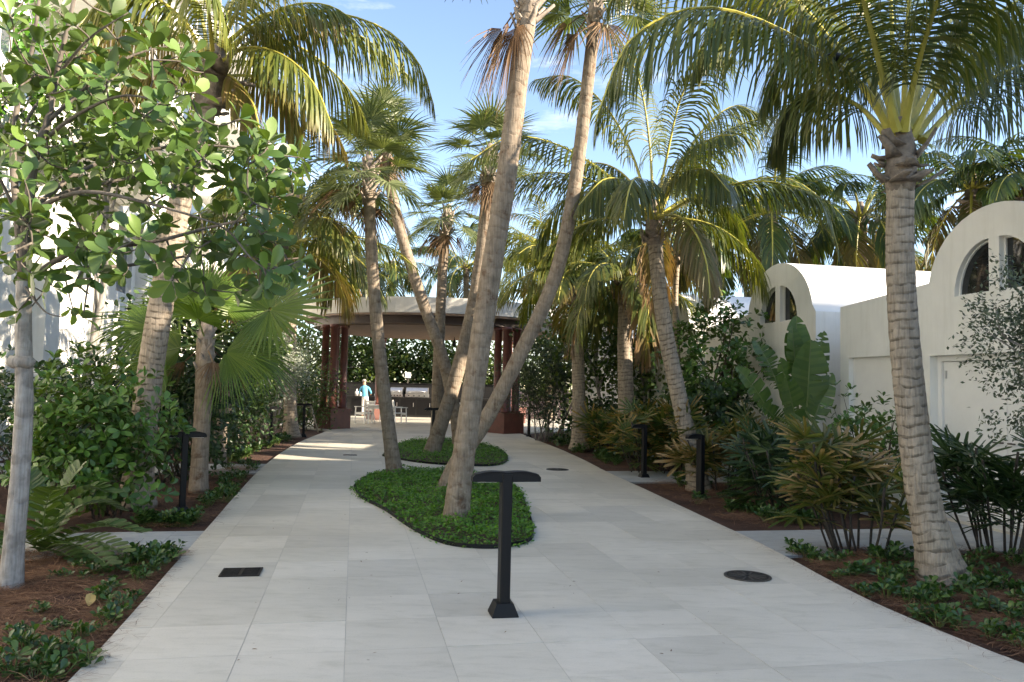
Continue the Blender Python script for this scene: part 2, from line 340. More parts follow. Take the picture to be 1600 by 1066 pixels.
def coconut(label, ctrl, r, rng_seed, fronds=None, nrand=16, length=2.6, nl=42, ll=.7, hang=.75, group='coconut palms', leaf='coco', elr=(-10, 80), bend=(60, 115), bark='coco_bark', name='coconut_palm', azs=None, wid=.028, wind=(0, 0, 0), ribs=True, flare=1.55, bootn=9, rr=None, neck=1.0, old=(), lift=.05):
    rng = np.random.default_rng(rng_seed); base = np.array(ctrl[0])
    t = thing(name, label, 'palm tree', (base[0], base[1], max(base[2], 0)), group)
    mb = trunk_mesh(ctrl, r, r * .78, flare, 14, .035 if ribs else .12, .02 if ribs else 0, .085, rng); wbuild(mb, 'trunk', bark, t)
    top = np.array(ctrl[-1]); ax = unit(top - np.array(ctrl[-2])); ax = unit(ax + UP * .6)
    wbuild(boots_coco(top, ax, r * 1.02 * neck, rng, bootn), 'leaf_base', 'fibre', t)
    rr = rr or length * .0155
    for k, fr_ in enumerate(fronds or []):
        wbuild(coco_frond(fr_, nl, ll, hang, rng, wid, rr, 5, .2, wind, lift), 'frond', [leaf + '_old' if k in old else leaf, 'rachis'], t, False)
    for i in range(nrand):
        az = 2.4 * i + rng.uniform(-.3, .3) if azs is None else rng.uniform(*azs); f = (i + .5) / nrand
        el = R(elr[1] + (elr[0] - elr[1]) * f + rng.uniform(-9, 9)); ln = length * rng.uniform(.85, 1.1)
        rc = rachis_from(top + ax * r * 1.2 + np.array((math.cos(az), math.sin(az), 0)) * r * .6, az, el, ln, R(rng.uniform(*bend)), rng)
        wbuild(coco_frond(rc, nl, ll * rng.uniform(.9, 1.1), hang, rng, wid, rr, 3, .2, wind, lift), 'frond', [leaf if f < .82 else leaf + '_old', 'rachis'], t, False)
    return t
# ------------------------------------------------------------------ fan leaves
def fan_leaf(org, d, pet, bl, nseg, spread, droop, rng, split=.45, curl=.25, pr=.011, twist=0, petbend=.25, roll=0):
    mb = MB(); d = unit(np.array(d)); org = np.array(org, float)
    pp = [org]; e = d.copy()
    for k in range(4): e = unit(e - UP * petbend * .25); pp.append(pp[-1] + e * pet / 4)
    mb.tube(pp, [pr * 1.6, pr * 1.1, pr, pr * .9, pr * .8], 5, 1, True)
    h = pp[-1]; d = e; s = np.cross(d, UP); s = unit(s) if np.linalg.norm(s) > .1 else unit(np.cross(d, rng.normal(size=3)))
    n = np.cross(s, d)
    if roll: s, n = s * math.cos(roll) + n * math.sin(roll), n * math.cos(roll) - s * math.sin(roll)
    dth = 2 * spread / nseg; st = [.04, split * .55, split, split + (1 - split) * .55, 1.0]
    vs_, fs, tp = [], [], []
    for i in range(nseg):
        th = -spread + dth * (i + .5); L_ = bl * (.72 + .28 * math.cos(th * .75)) * rng.uniform(.9, 1.07)
        dd = d * math.cos(th) + s * math.sin(th); ww = -d * math.sin(th) + s * math.cos(th); base = len(vs_); dr = droop * rng.uniform(.6, 1.5); tw = rng.uniform(-.25, .25)
        for k, q in enumerate(st):
            r_ = q * L_; c = h + dd * r_ * (1 - .12 * dr * q) + n * (-curl * q * q * math.cos(th) * bl * .35 + .18 * abs(math.sin(th)) * r_)
            if q > split: c = c - UP * dr * ((q - split * .7) ** 1.6) * L_ + ww * tw * (q - split) * .25 * L_
            hw = math.tan(dth / 2) * r_ if q <= split else math.tan(dth / 2) * split * L_ * (1 - ((q - split) / (1 - split)) ** 1.3) * .95 + .0015
            vs_ += [c - ww * hw, c + n * hw * .55, c + ww * hw]; tp += [q] * 3
            if k: a = base + 3 * (k - 1); fs += [(a, a + 1, a + 4, a + 3), (a + 1, a + 2, a + 5, a + 4)]
    mb.add(vs_, fs, 0, None, tp)
    return mb
def boots_sabal(top, axis, r, rng, n=26, ln=.26):
    mb = MB(); axis = unit(axis); a = unit(np.cross(axis, np.array((.3, 1, 0)))); b = np.cross(axis, a)
    mb.tube([top - axis * .1, top, top + axis * .3, top + axis * .6], [r, r * 1.15, r * 1.1, r * .5], 9, 0, True, 1, .06, rng)
    for i in range(n):
        th = 2.4 * i; o = a * math.cos(th) + b * math.sin(th); tq = -a * math.sin(th) + b * math.cos(th); z = -.35 + .75 * i / n
        p0 = top + axis * z + o * r * .9; d = unit(o * rng.uniform(.35, .9) + axis * .9 + tq * rng.uniform(-.5, .5)); l_ = ln * rng.uniform(.5, 1.2); w_ = r * .3
        nrm = np.cross(tq, d) * r * .1; vs_ = []
        for q, ww in ((0, w_ * 1.5), (.55, w_ * .8), (1, w_ * .5)): p = p0 + d * l_ * q; vs_ += [p - tq * ww + nrm, p + tq * ww + nrm, p + tq * ww - nrm, p - tq * ww - nrm]
        fs = [(4 * k + j, 4 * k + (j + 1) % 4, 4 * k + 4 + (j + 1) % 4, 4 * k + 4 + j) for k in range(2) for j in range(4)] + [(8, 9, 10, 11)]
        mb.add(vs_, fs, 0)
    return mb
def sabal(label, ctrl, r, seed, nleaf=21, pet=.55, bl=.75, dead=5, group='cabbage palms in the planted islands', r1=.85, leaf='sabal', droop=.22, nseg=30, flare=1.45, deaddirs=None, elmin=-26):
    rng = np.random.default_rng(seed); base = np.array(ctrl[0])
    t = thing('cabbage_palm', label, 'palm tree', (base[0], base[1], max(base[2], 0)), group)
    wbuild(trunk_mesh(ctrl, r, r * r1, flare, 14, .09, 0, .1, rng, .6), 'trunk', 'sabal_bark', t)
    top = np.array(ctrl[-1]); ax = unit(top - np.array(ctrl[-2]))
    wbuild(boots_sabal(top, ax, r * r1 * 1.05, rng), 'leaf_base', 'boot', t)
    hd = top + ax * .45
    for i in range(nleaf):
        az = 2.4 * i + rng.uniform(-.25, .25); f = (i + .5) / nleaf; el = R(86 - (86 - elmin) * f ** .85 + rng.uniform(-8, 8))
        d = np.array((math.cos(el) * math.cos(az), math.cos(el) * math.sin(az), math.sin(el)))
        wbuild(fan_leaf(hd - ax * .3 * f, d, pet * rng.uniform(.8, 1.15), bl * rng.uniform(.85, 1.1), nseg, R(rng.uniform(105, 140)), droop * rng.uniform(.4, 1.6), rng, .36, .6, roll=rng.uniform(-.35, .35)), 'fan_leaf', [leaf, 'petiole'], t, False)
    for i in range(dead):
        if deaddirs and i < len(deaddirs): d = np.array(deaddirs[i], float)
        else:
            az = 2.4 * i * 1.7 + seed; el = R(rng.uniform(-75, -45)); d = np.array((math.cos(el) * math.cos(az), math.cos(el) * math.sin(az), math.sin(el)))
        wbuild(fan_leaf(hd - ax * .35, d, pet * .75, bl * rng.uniform(.75, 1.), 22, R(rng.uniform(45, 80)), .55, rng, .3, .2), 'dead_leaf', ['dead', 'dead'], t, False)
    return t
# ------------------------------------------------------------------ lady palm clumps (shared leaf meshes)
RHAPIS = {}
def rhapis_mesh(mname, v):
    if (mname, v) in RHAPIS: return RHAPIS[(mname, v)]
    rng = np.random.default_rng(90 + v); mb = MB(); n = 8 + v % 3
    mb.tube([(0, 0, 0), (0, .10, .03), (0, .2, .045)], [.006, .005, .004], 5, 0)
    for i in range(n):
        th = R(-105 + 210 * (i + .5) / n + rng.uniform(-5, 5)); ln = (.30 if abs(th) < 1.0 else .24) * rng.uniform(.85, 1.1); hw = .016 * rng.uniform(.8, 1.25)
        d = np.array((math.sin(th), math.cos(th), 0)); x = np.array((math.cos(th), -math.sin(th), 0)); o = np.array((0, .2, .045)); dr = rng.uniform(.05, .3); lift = rng.uniform(0, .18)
        vs_ = []; tp = []
        for q, wq in ((0, .25), (.3, .9), (.65, 1), (.93, .8), (1, .3)):
            c = o + d * ln * q + UP * (lift * q - dr * q * q) * ln; vs_ += [c - x * hw * wq, c + UP * (-hw * .5 * wq), c + x * hw * wq]; tp += [max(q * 1.5 - .3, 0)] * 3
        fs = []
        for k in range(4): a = 3 * k; fs += [(a, a + 1, a + 4, a + 3), (a + 1, a + 2, a + 5, a + 4)]
        mb.add(vs_, fs, 0, None, tp)
    o = mb.build('leaf_source', [mname]); me = o.data; me.name = 'leaf'; bpy.data.objects.remove(o); RHAPIS[(mname, v)] = me; return me
def rhapis(label, base, w_, h, ncane, seed, mname='rhapis', scale=1.0, leafper=(5, 8), low=.45, group='lady palm clumps'):
    rng = np.random.default_rng(seed); base = np.array(base); t = thing('lady_palm', label, 'palm', base, group)
    for i in range(ncane):
        a = rng.uniform(0, 6.28); rr = w_ * .5 * math.sqrt(rng.uniform(0, 1)); b = base + np.array((math.cos(a) * rr * .6, math.sin(a) * rr * .6, -.02)); hh = h * rng.uniform(.6, 1.0) * .86
        top = base + np.array((math.cos(a) * rr * 1.25, math.sin(a) * rr * 1.25, hh)); mid = (b + top) / 2 + rng.normal(size=3) * .03
        cp = catmull([b, mid, top], 8); mb = MB(); mb.tube(cp, [.013] * 9, 5, 0, True, 1, .12, rng); wbuild(mb, 'cane', 'cane', t)
        for k in range(rng.integers(*leafper)):
            u = rng.uniform(low, 1.0); p = np.array(cp[int(u * 8)]); az = rng.uniform(0, 6.28); el = R(rng.uniform(5, 60) + 25 * (u - .7))
            d = np.array((math.cos(el) * math.cos(az), math.cos(el) * math.sin(az), math.sin(el))); Rm = frames(d[None], (UP + rng.normal(size=3) * .25)[None])[0]
            o = bpy.data.objects.new('leaf', rhapis_mesh(mname, int(rng.integers(0, 4)))); C.objects.link(o); o.parent = t
            M = np.eye(4); M[:3, :3] = Rm * scale * rng.uniform(.85, 1.2); M[:3, 3] = p - base; o.matrix_basis = Matrix(M.tolist())
    return t
# ------------------------------------------------------------------ big paddle leaf (giant bird of paradise)
def paddle(org, d, nrm, pet, ln, wd, rng, bend=.5, tears=.2, fold=.25):
    mb = MB(); d = unit(np.array(d, float)); pts = [np.array(org, float)]; e = d.copy(); nst = 18; tot = pet + ln
    for k in range(nst): e = unit(e - UP * bend * .1 * (k / nst) ** 1.5); pts.append(pts[-1] + e * tot / nst)
    pts = np.array(pts); rad = [.022 * (1 - .8 * i / nst) + .003 for i in range(nst + 1)]; mb.tube(pts, rad, 6, 1)
    nrm = np.array(nrm, float); vs_, fs = [], []; m = 22
    for side in (-1, 1):
        offs = 0.0; prev = None
        for i in range(m + 1):
            q = i / m; u = (pet + ln * q) / tot * nst; j = min(int(u), nst - 1); p = pts[j] + (pts[j + 1] - pts[j]) * (u - j); tan = unit(pts[j + 1] - pts[j])
            s = unit(np.cross(tan, nrm)) * side; n_ = np.cross(s, tan) * side
            hw = wd / 2 * math.sin(math.pi * min(q ** .75, 1)) ** .62 if 0 < q < 1 else .004
            ex = tan * hw * .22
            row = [p + n_ * .004, p + s * hw * .5 + n_ * hw * fold * .6 + ex * .5, p + s * hw + n_ * hw * (fold + .04 * math.sin(q * 23 + side)) + ex]
            if prev is not None:
                torn = rng.random() < tears; sag = -UP * rng.uniform(.02, .12) * torn
                a = len(vs_); r0 = [prev[0], prev[1], prev[2]]; r1 = [row[0], row[1] + sag * .4, row[2] + sag - (tan * hw * .08 if torn else 0)]
                vs_ += r0 + r1; fs += [(a, a + 1, a + 4, a + 3), (a + 1, a + 2, a + 5, a + 4)] if side > 0 else [(a, a + 3, a + 4, a + 1), (a + 1, a + 4, a + 5, a + 2)]
                prev = r1 if not torn else row
            else: prev = row
    mb.add(vs_, fs, 0); return mb
# ------------------------------------------------------------------ pinnate leaf with broad leaflets (zamia)
def pinnate(pts, npair, ll, rng, T=T_STRAP, mname='zamia', wid=1.0, el=.35):
    c = np.array(catmull(pts, 20)); pos, d, n, sz = [], [], [], []
    for side in (-1, 1):
        for i in range(npair):
            q = .12 + .88 * i / (npair - 1); j = min(int(q * 20), 19); tan = unit(c[j + 1] - c[j]); sd = unit(np.cross(tan, UP)) * side; u = np.cross(sd * side, tan)
            pos.append(c[j] + (c[j + 1] - c[j]) * (q * 20 - j)); d.append(unit(sd * .85 + tan * (.35 + .6 * q ** 3) + u * el)); n.append(unit(u - sd * el + rng.normal(size=3) * .08)); sz.append(ll * (1 - .45 * abs(q - .45)) * rng.uniform(.92, 1.08))
    v, f = cloud(T, pos, d, n, sz); mb = MB(); mb.tube(c, [.007 * (1 - .6 * i / 20) for i in range(21)], 5, 1); mb.add(v, f, 0); return mb
# ------------------------------------------------------------------ leafy shrub or tree crown: stems plus leaves
def leafy(name, label, cat, base, cen, rad, seed, T, tname, mname, nclump, per, size, nind=0, group=None, stems=6, bark='grey_bark', sr=.02, shell=.45, clr=.16, trunk=None, tr=.06, rosette=True, ups=.5, flat=0, stem_names='stem', zmin=.06):
    rng = np.random.default_rng(seed); base = np.array(base, float); cen = np.array(cen, float); rad = np.array(rad, float)
    t = thing(name, label, cat, (base[0], base[1], max(base[2], 0)), group)
    cl = []
    while len(cl) < nclump:
        q = rng.normal(size=3); q = unit(q) * (shell + (1 - shell) * rng.random()) ; lump = 1 + .16 * math.sin(3.1 * q[0] * 2 + seed) + .13 * math.sin(4.3 * q[2] * 2 + 2 * seed + q[1] * 3)
        c = cen + q * rad * lump
        if c[2] > zmin: cl.append(c)
    cl = np.array(cl)
    if trunk is not None:
        mb = MB(); tp = catmull(trunk, 14); mb.tube(tp, [tr * (1.25 - .75 * (i / 14) ** .7) for i in range(15)], 9, 0, True, 1, .05, rng); wbuild(mb, 'trunk', bark, t); s0 = [np.array(tp[i]) for i in range(6, 15)]
    else: s0 = [base + np.array((rng.uniform(-.25, .25) * rad[0], rng.uniform(-.25, .25) * rad[1], -.03)) for _ in range(max(stems, 1))]
    for i in range(stems):
        a = s0[i % len(s0)]; b = cl[rng.integers(len(cl))]; m_ = (a + b) / 2 + np.array((0, 0, .12 * np.linalg.norm(b - a))) + rng.normal(size=3) * .06
        mb = MB(); cp = catmull([a, m_, b], 9); mb.tube(cp, [sr * (1 - .75 * k / 9) for k in range(10)], 6, 0, True, 1, .06, rng); wbuild(mb, stem_names if trunk is None else 'limb', bark, t)
    if rosette:
        dirs = [unit((c - cen) / rad + UP * ups + rng.normal(size=3) * .35) for c in cl]
        arr = rosettes(cl, dirs, rng, per, size)
    else:
        m = int(np.mean(per)); k = nclump * m
        pos = np.repeat(cl, m, 0) + rng.normal(size=(k, 3)) * clr * np.array((1, 1, .75)); ok = pos[:, 2] > zmin * .7; pos = pos[ok]; k = len(pos)
        d = unit_rows((pos - cen) / rad * .7 + rng.normal(size=(k, 3)) * .75 + np.array((0, 0, .1))); nn = unit_rows((pos - cen) / rad * .5 + rng.normal(size=(k, 3)) * .5 + np.array((0, 0, ups + .3)))
        arr = (pos, d, nn, rng.uniform(size[0], size[1], k))
    split_leaves(T, tname, mname, arr, t, nind)
    return t
def unit_rows(a): return a / (np.linalg.norm(a, axis=1, keepdims=True) + 1e-9)
# ------------------------------------------------------------------ material library
leafmat('coco', (.055, .085, .018), (.085, .11, .022), (.14, .145, .03), .42, 0.3, (1.25, 1.25, 0.4), tip=(.20, .15, .05), tipr=(.6, .95))
leafmat('coco_old', (0.13, 0.13, 0.032), (0.19, 0.16, 0.045), (0.2, 0.14, 0.055), .5, 0.28, (1.05, 1.0, 0.5), tip=(.22, .13, .06))
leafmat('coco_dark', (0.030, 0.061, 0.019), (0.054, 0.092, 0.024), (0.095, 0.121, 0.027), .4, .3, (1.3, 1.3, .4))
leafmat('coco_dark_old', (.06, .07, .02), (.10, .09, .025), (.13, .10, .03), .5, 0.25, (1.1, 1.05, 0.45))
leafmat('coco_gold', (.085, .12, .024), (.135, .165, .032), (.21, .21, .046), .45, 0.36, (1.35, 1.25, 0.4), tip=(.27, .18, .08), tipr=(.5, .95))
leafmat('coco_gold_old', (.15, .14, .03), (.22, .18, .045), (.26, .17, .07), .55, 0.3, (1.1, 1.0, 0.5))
leafmat('sabal', (0.075, 0.105, 0.045), (0.12, 0.15, 0.066), (0.2, 0.225, 0.115), .42, .34, (1.3, 1.35, .5))
leafmat('fan_near', (0.075, 0.14, 0.028), (0.1, 0.175, 0.035), (0.14, 0.21, 0.045), .38, .42, (1.5, 1.5, .4))
leafmat('dead', (0.1, 0.055, 0.028), (0.17, 0.1, 0.052), (0.25, 0.165, 0.095), .8, .2, (1.2, 1, .7))
leafmat('clusia', (0.034, 0.1, 0.018), (0.066, 0.155, 0.026), (0.12, 0.23, 0.042), .3, .26, (1.5, 1.5, .35), back=(.075, .13, .035))
leafmat('clusia_tree', (0.050, 0.106, 0.033), (0.088, 0.163, 0.045), (0.175, 0.263, 0.075), .33, .3, (1.5, 1.5, .35), back=(.07, .12, .035))
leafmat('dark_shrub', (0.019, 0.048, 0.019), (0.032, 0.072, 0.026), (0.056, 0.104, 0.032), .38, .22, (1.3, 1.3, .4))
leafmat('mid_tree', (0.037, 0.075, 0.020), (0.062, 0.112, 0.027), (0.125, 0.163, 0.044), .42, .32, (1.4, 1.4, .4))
leafmat('silver', (.16, .19, .15), (.24, .27, .22), (.34, .37, .31), .55, .2, (1.1, 1.15, .8))
leafmat('grey_green', (.045, .07, .045), (.075, .105, .065), (.12, .155, .095), .5, .2, (1.2, 1.2, .6))
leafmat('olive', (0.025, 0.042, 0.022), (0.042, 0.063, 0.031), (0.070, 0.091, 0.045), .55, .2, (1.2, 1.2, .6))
leafmat('rhapis', (0.034, 0.074, 0.019), (0.061, 0.108, 0.024), (0.108, 0.135, 0.027), .42, .3, (1.4, 1.3, .4), tip=(.28, .19, .06))
leafmat('rhapis_gold', (.045, .08, .016), (.10, .12, .022), (.17, .14, .035), .45, .3, (1.4, 1.2, .4), tip=(.34, .24, .12))
leafmat('rhapis_dark', (0.020, 0.051, 0.020), (0.034, 0.071, 0.024), (0.060, 0.102, 0.034), .35, .2, (1.3, 1.3, .4))
leafmat('paddle', (0.055, 0.115, 0.03), (0.075, 0.14, 0.035), (0.1, 0.165, 0.045), .36, .35, (1.4, 1.5, .4))
leafmat('zamia', (0.039, 0.078, 0.021), (0.058, 0.107, 0.026), (0.091, 0.143, 0.039), .34, .25, (1.4, 1.4, .4))
leafmat('cover', (0.042, 0.126, 0.014), (0.074, 0.211, 0.021), (0.150, 0.316, 0.039), .4, .3, (1.4, 1.5, .3))
leafmat('sprig', (0.025, 0.069, 0.018), (0.044, 0.106, 0.025), (0.094, 0.163, 0.037), .3, .26, (1.4, 1.4, .4))
leafmat('straw', (.09, .04, .022), (.19, .088, .044), (.36, .20, .11), .85, .05, (1, 1, 1))
barkmat('coco_bark', (.25, .205, .155), (.41, .345, .27), (.075, .055, .038), .085, ringw=.7, bump=.7)
barkmat('sabal_bark', (.19, .152, .113), (.31, .255, .195), (.11, .07, .045), .16, ringw=.35, bump=.5, blotch=(.11, .058, .03))
barkmat('grey_bark', (.20, .185, .165), (.36, .34, .315), (.14, .12, .10), .45, ringw=.4, bump=.3)
barkmat('pale_bark', (.27, .245, .215), (.44, .41, .37), (.16, .14, .12), .32, ringw=.6, bump=.4, blotch=(.24, .215, .18))
barkmat('twig_bark', (.10, .085, .07), (.19, .165, .14), (.07, .06, .05), .3, ringw=.4, bump=.3)
barkmat('dark_bark', (.07, .055, .04), (.14, .11, .085), (.04, .03, .025), .25, ringw=.4, bump=.5)
plain('fibre', (.21, .17, .135), .9, 0, 14, .5, .5, 60)
plain('boot', (.27, .225, .185), .85, 0, 12, .45, .4, 50)
plain('rachis', (.40, .36, .07), .4, 0, 6, .25)
plain('petiole', (.12, .17, .045), .42, 0, 6, .25)
plain('cane', (.045, .035, .026), .8, 0, 30, .5)
plain('stake', (.36, .30, .24), .85, 0, 18, .3, .3, 60)
plain('black_metal', (.004, .004, .005), .5, 0, 30, .15, .05, 300, .25)
plain('iron', (.035, .028, .024), .55, .6, 25, .4, .2, 120)
plain('iron_rim', (.10, .09, .08), .5, .7, 25, .3)
plain('stucco', (.80, .79, .745), .9, 0, 2.2, .045, .12, 160, .25, .055)
plain('stucco_roof', (.86, .86, .85), .8, 0, 1.5, .05, .08, 60, .25)
plain('trim', (.80, .79, .76), .6, 0, 4, .03)
plain('door_paint', (.80, .80, .78), .5, 0, 5, .03)
plain('concrete', (.55, .53, .48), .85, 0, 3, .12, .15, 80, .25)
plain('redwood', (.12, .036, .024), .45, 0, 5, .3, .08, 60)
plain('shade_brown', (.045, .024, .018), .5, 0, 5, .25); plain('redbeam', (.34, .24, .19), .6, 0, 5, .25)
plain('ceiling', (.17, .115, .085), .75, 0, 4, .2, .1, 30)
plain('black_counter', (.005, .005, .0055), .55, 0, 10, .25)
plain('steel', (.55, .55, .55), .3, .9, 20, .15)
plain('white_plastic', (.80, .80, .78), .45, 0, 8, .05)
plain('skin', (.42, .25, .17), .6); plain('shirt', (.10, .42, .62), .8, 0, 20, .15); plain('trousers', (.62, .60, .58), .85, 0, 20, .12)
plain('hair', (.30, .28, .26), .7); plain('bottle', (.7, .7, .68), .4); plain('bird', (.008, .009, .014), .35, 0, 30, .3)
plain('soil', (.055, .032, .022), .95, 0, 12, .5, .6, 40)
m, t, b = mat('glass'); b.inputs['Base Color'].default_value = (.012, .014, .016, 1); b.inputs['Roughness'].default_value = .04; b.inputs['Specular IOR Level'].default_value = .8
m, t, b = mat('glass_blue'); b.inputs['Base Color'].default_value = (.06, .08, .10, 1); b.inputs['Roughness'].default_value = .05; b.inputs['Specular IOR Level'].default_value = .8
def stone(name, ca, cb, rough=.55, vs=7.0, stain=.14):
    m, t, b = mat(name); o = N(t, 'NewGeometry'); oi = N(t, 'ObjectInfo')
    ad = N(t, 'Math', operation='ADD'); L(t, o.outputs['Random Per Island'], ad.inputs[0]); L(t, oi.outputs['Random'], ad.inputs[1]); fr = N(t, 'Math', operation='FRACT'); L(t, ad.outputs[0], fr.inputs[0])
    r = ramp(t, [(0, ca), (.5, tuple((np.array(ca) + np.array(cb)) / 2 * np.array((1.0, 1.0, .99)))), (1, cb)]); L(t, fr.outputs[0], r.inputs['Fac'])
    sc = N(t, 'Math', operation='MULTIPLY'); L(t, fr.outputs[0], sc.inputs[0]); sc.inputs[1].default_value = 37.0
    av = N(t, 'VectorMath', operation='ADD'); L(t, o.outputs['Position'], av.inputs[0]); L(t, sc.outputs[0], av.inputs[1])
    mp = N(t, 'Mapping'); mp.inputs['Rotation'].default_value = (0, 0, -ROTZ); mp.inputs['Scale'].default_value = (.5, 1.7, 1); L(t, av.outputs[0], mp.inputs['Vector'])
    n = N(t, 'TexNoise', Scale=vs, Detail=9, Roughness=.68, Distortion=.6); L(t, mp.outputs['Vector'], n.inputs['Vector'])
    r2 = ramp(t, [(.25, (1 - stain, 1 - stain, 1 - stain * 1.15)), (.5, (1, 1, 1)), (.8, (1.06, 1.055, 1.05))]); L(t, n.outputs['Fac'], r2.inputs['Fac'])
    mx = N(t, 'MixRGB', blend_type='MULTIPLY', Fac=1.0); L(t, r.outputs['Color'], mx.inputs['Color1']); L(t, r2.outputs['Color'], mx.inputs['Color2'])
    n3 = N(t, 'TexNoise', Scale=.55, Detail=5, Roughness=.6); L(t, o.outputs['Position'], n3.inputs['Vector'])
    r3 = ramp(t, [(.34, (.86, .855, .84)), (.6, (1, 1, 1))]); L(t, n3.outputs['Fac'], r3.inputs['Fac'])
    m3 = N(t, 'MixRGB', blend_type='MULTIPLY', Fac=1.0); L(t, mx.outputs['Color'], m3.inputs['Color1']); L(t, r3.outputs['Color'], m3.inputs['Color2'])
    n4 = N(t, 'TexNoise', Scale=95, Detail=3); L(t, o.outputs['Position'], n4.inputs['Vector']); r4 = ramp(t, [(.3, (.9, .9, .9)), (.45, (1, 1, 1))]); L(t, n4.outputs['Fac'], r4.inputs['Fac'])
    m4 = N(t, 'MixRGB', blend_type='MULTIPLY', Fac=1.0); L(t, m3.outputs['Color'], m4.inputs['Color1']); L(t, r4.outputs['Color'], m4.inputs['Color2'])
    L(t, m4.outputs['Color'], b.inputs['Base Color']); b.inputs['Roughness'].default_value = rough; b.inputs['Specular IOR Level'].default_value = .35
    bp = N(t, 'Bump', Strength=.12, Distance=.004); L(t, n.outputs['Fac'], bp.inputs['Height']); L(t, bp.outputs['Normal'], b.inputs['Normal'])
stone('tile_stone', (.57, .532, .455), (.68, .632, .54), .55, 6.0, .17)
stone('paver_stone', (.36, .38, .39), (.44, .46, .47), .7, 12, .2)
plain('grout', (.42, .405, .375), .9, 0, 20, .2)
m, t, b = mat('mulch'); o = N(t, 'TexCoord'); n = N(t, 'TexNoise', Scale=2.3, Detail=10, Roughness=.7); L(t, o.outputs['Object'], n.inputs['Vector'])
n2 = N(t, 'TexNoise', Scale=55, Detail=6, Roughness=.75); L(t, o.outputs['Object'], n2.inputs['Vector'])
mx = N(t, 'Math', operation='MULTIPLY_ADD'); L(t, n2.outputs['Fac'], mx.inputs[0]); mx.inputs[1].default_value = .6; L(t, n.outputs['Fac'], mx.inputs[2])
r = ramp(t, [(.5, (.022, .011, .007)), (.8, (.075, .032, .019)), (1.0, (.12, .055, .03))]); L(t, mx.outputs[0], r.inputs['Fac']); L(t, r.outputs['Color'], b.inputs['Base Color']); b.inputs['Roughness'].default_value = .95
bp = N(t, 'Bump', Strength=.9, Distance=.03); L(t, n2.outputs['Fac'], bp.inputs['Height']); L(t, bp.outputs['Normal'], b.inputs['Normal'])
# ------------------------------------------------------------------ ground and walk
mb = MB(); mb.add([(-300, -60, -.045), (300, -60, -.045), (300, 500, -.045), (-300, 500, -.045)], [(0, 1, 2, 3)]); tag(mb.build('ground', 'mulch'), 'brown mulched earth around the walk', kind='structure')
left_px = [(20, 1160), (105, 1066), (150, 1020), (212, 952), (270, 885), (330, 818), (372, 770), (405, 735), (440, 707), (472, 689), (512, 673)]
right_px = [(812, 677), (850, 692), (880, 704), (915, 720), (950, 738), (1005, 763), (1060, 789), (1120, 817), (1180, 845), (1235, 873), (1290, 903), (1355, 936), (1420, 965), (1500, 998), (1600, 1037), (1900, 1150)]
outline = [np.array((-3.1, -4, 0))] + catmull([G(*q) for q in left_px], 44) + [np.array(q) for q in ((-8.7, 29.2, 0), (-9.0, 33, 0), (-8.4, 39.4, 0), (3.2, 39.4, 0), (3.2, 33, 0), (1.6, 29, 0))] + catmull([G(*q) for q in right_px], 60) + [np.array((5.2, -4, 0))]
poly = [SL(p) for p in outline]
def clip_poly(sub, x0, x1, y0, y1):
    for ax, val, keep in ((0, x0, 1), (0, x1, -1), (1, y0, 1), (1, y1, -1)):
        out = []
        for i in range(len(sub)):
            a, b = sub[i - 1], sub[i]; ia, ib = (a[ax] - val) * keep >= 0, (b[ax] - val) * keep >= 0
            if ia != ib: k = (val - a[ax]) / (b[ax] - a[ax]); out.append((a[0] + (b[0] - a[0]) * k, a[1] + (b[1] - a[1]) * k))
            if ib: out.append(b)
        sub = out
        if not sub: return []
    return sub
def area(p): return abs(sum(p[i - 1][0] * p[i][1] - p[i][0] * p[i - 1][1] for i in range(len(p)))) / 2
from mathutils.geometry import tessellate_polygon
def prism(mb, pts, z0, z1, mi=0, holes=None):
    """flat polygon (list of xy world points) with a top and sides"""
    v3 = [Vector((p[0], p[1], 0)) for p in pts]; n = len(pts); tris = tessellate_polygon([v3])
    ar = sum(pts[i - 1][0] * pts[i][1] - pts[i][0] * pts[i - 1][1] for i in range(n)); fl = []
    for a, b_, c in tris:
        s = (v3[b_] - v3[a]).cross(v3[c] - v3[a]).z; fl.append((a, b_, c) if s > 0 else (a, c, b_))
    sides = [(i + n, (i + 1) % n + n, (i + 1) % n, i) if ar > 0 else (i, (i + 1) % n, (i + 1) % n + n, i + n) for i in range(n)]
    mb.add([(p[0], p[1], z1) for p in pts] + [(p[0], p[1], z0) for p in pts], fl + [tuple(reversed(q)) for q in sides], mi)
walk = MB(); prism(walk, [p[:2] for p in outline], -.045, -.0025); wk = tag(walk.build('path', 'grout'), 'pale stone walk', kind='structure')
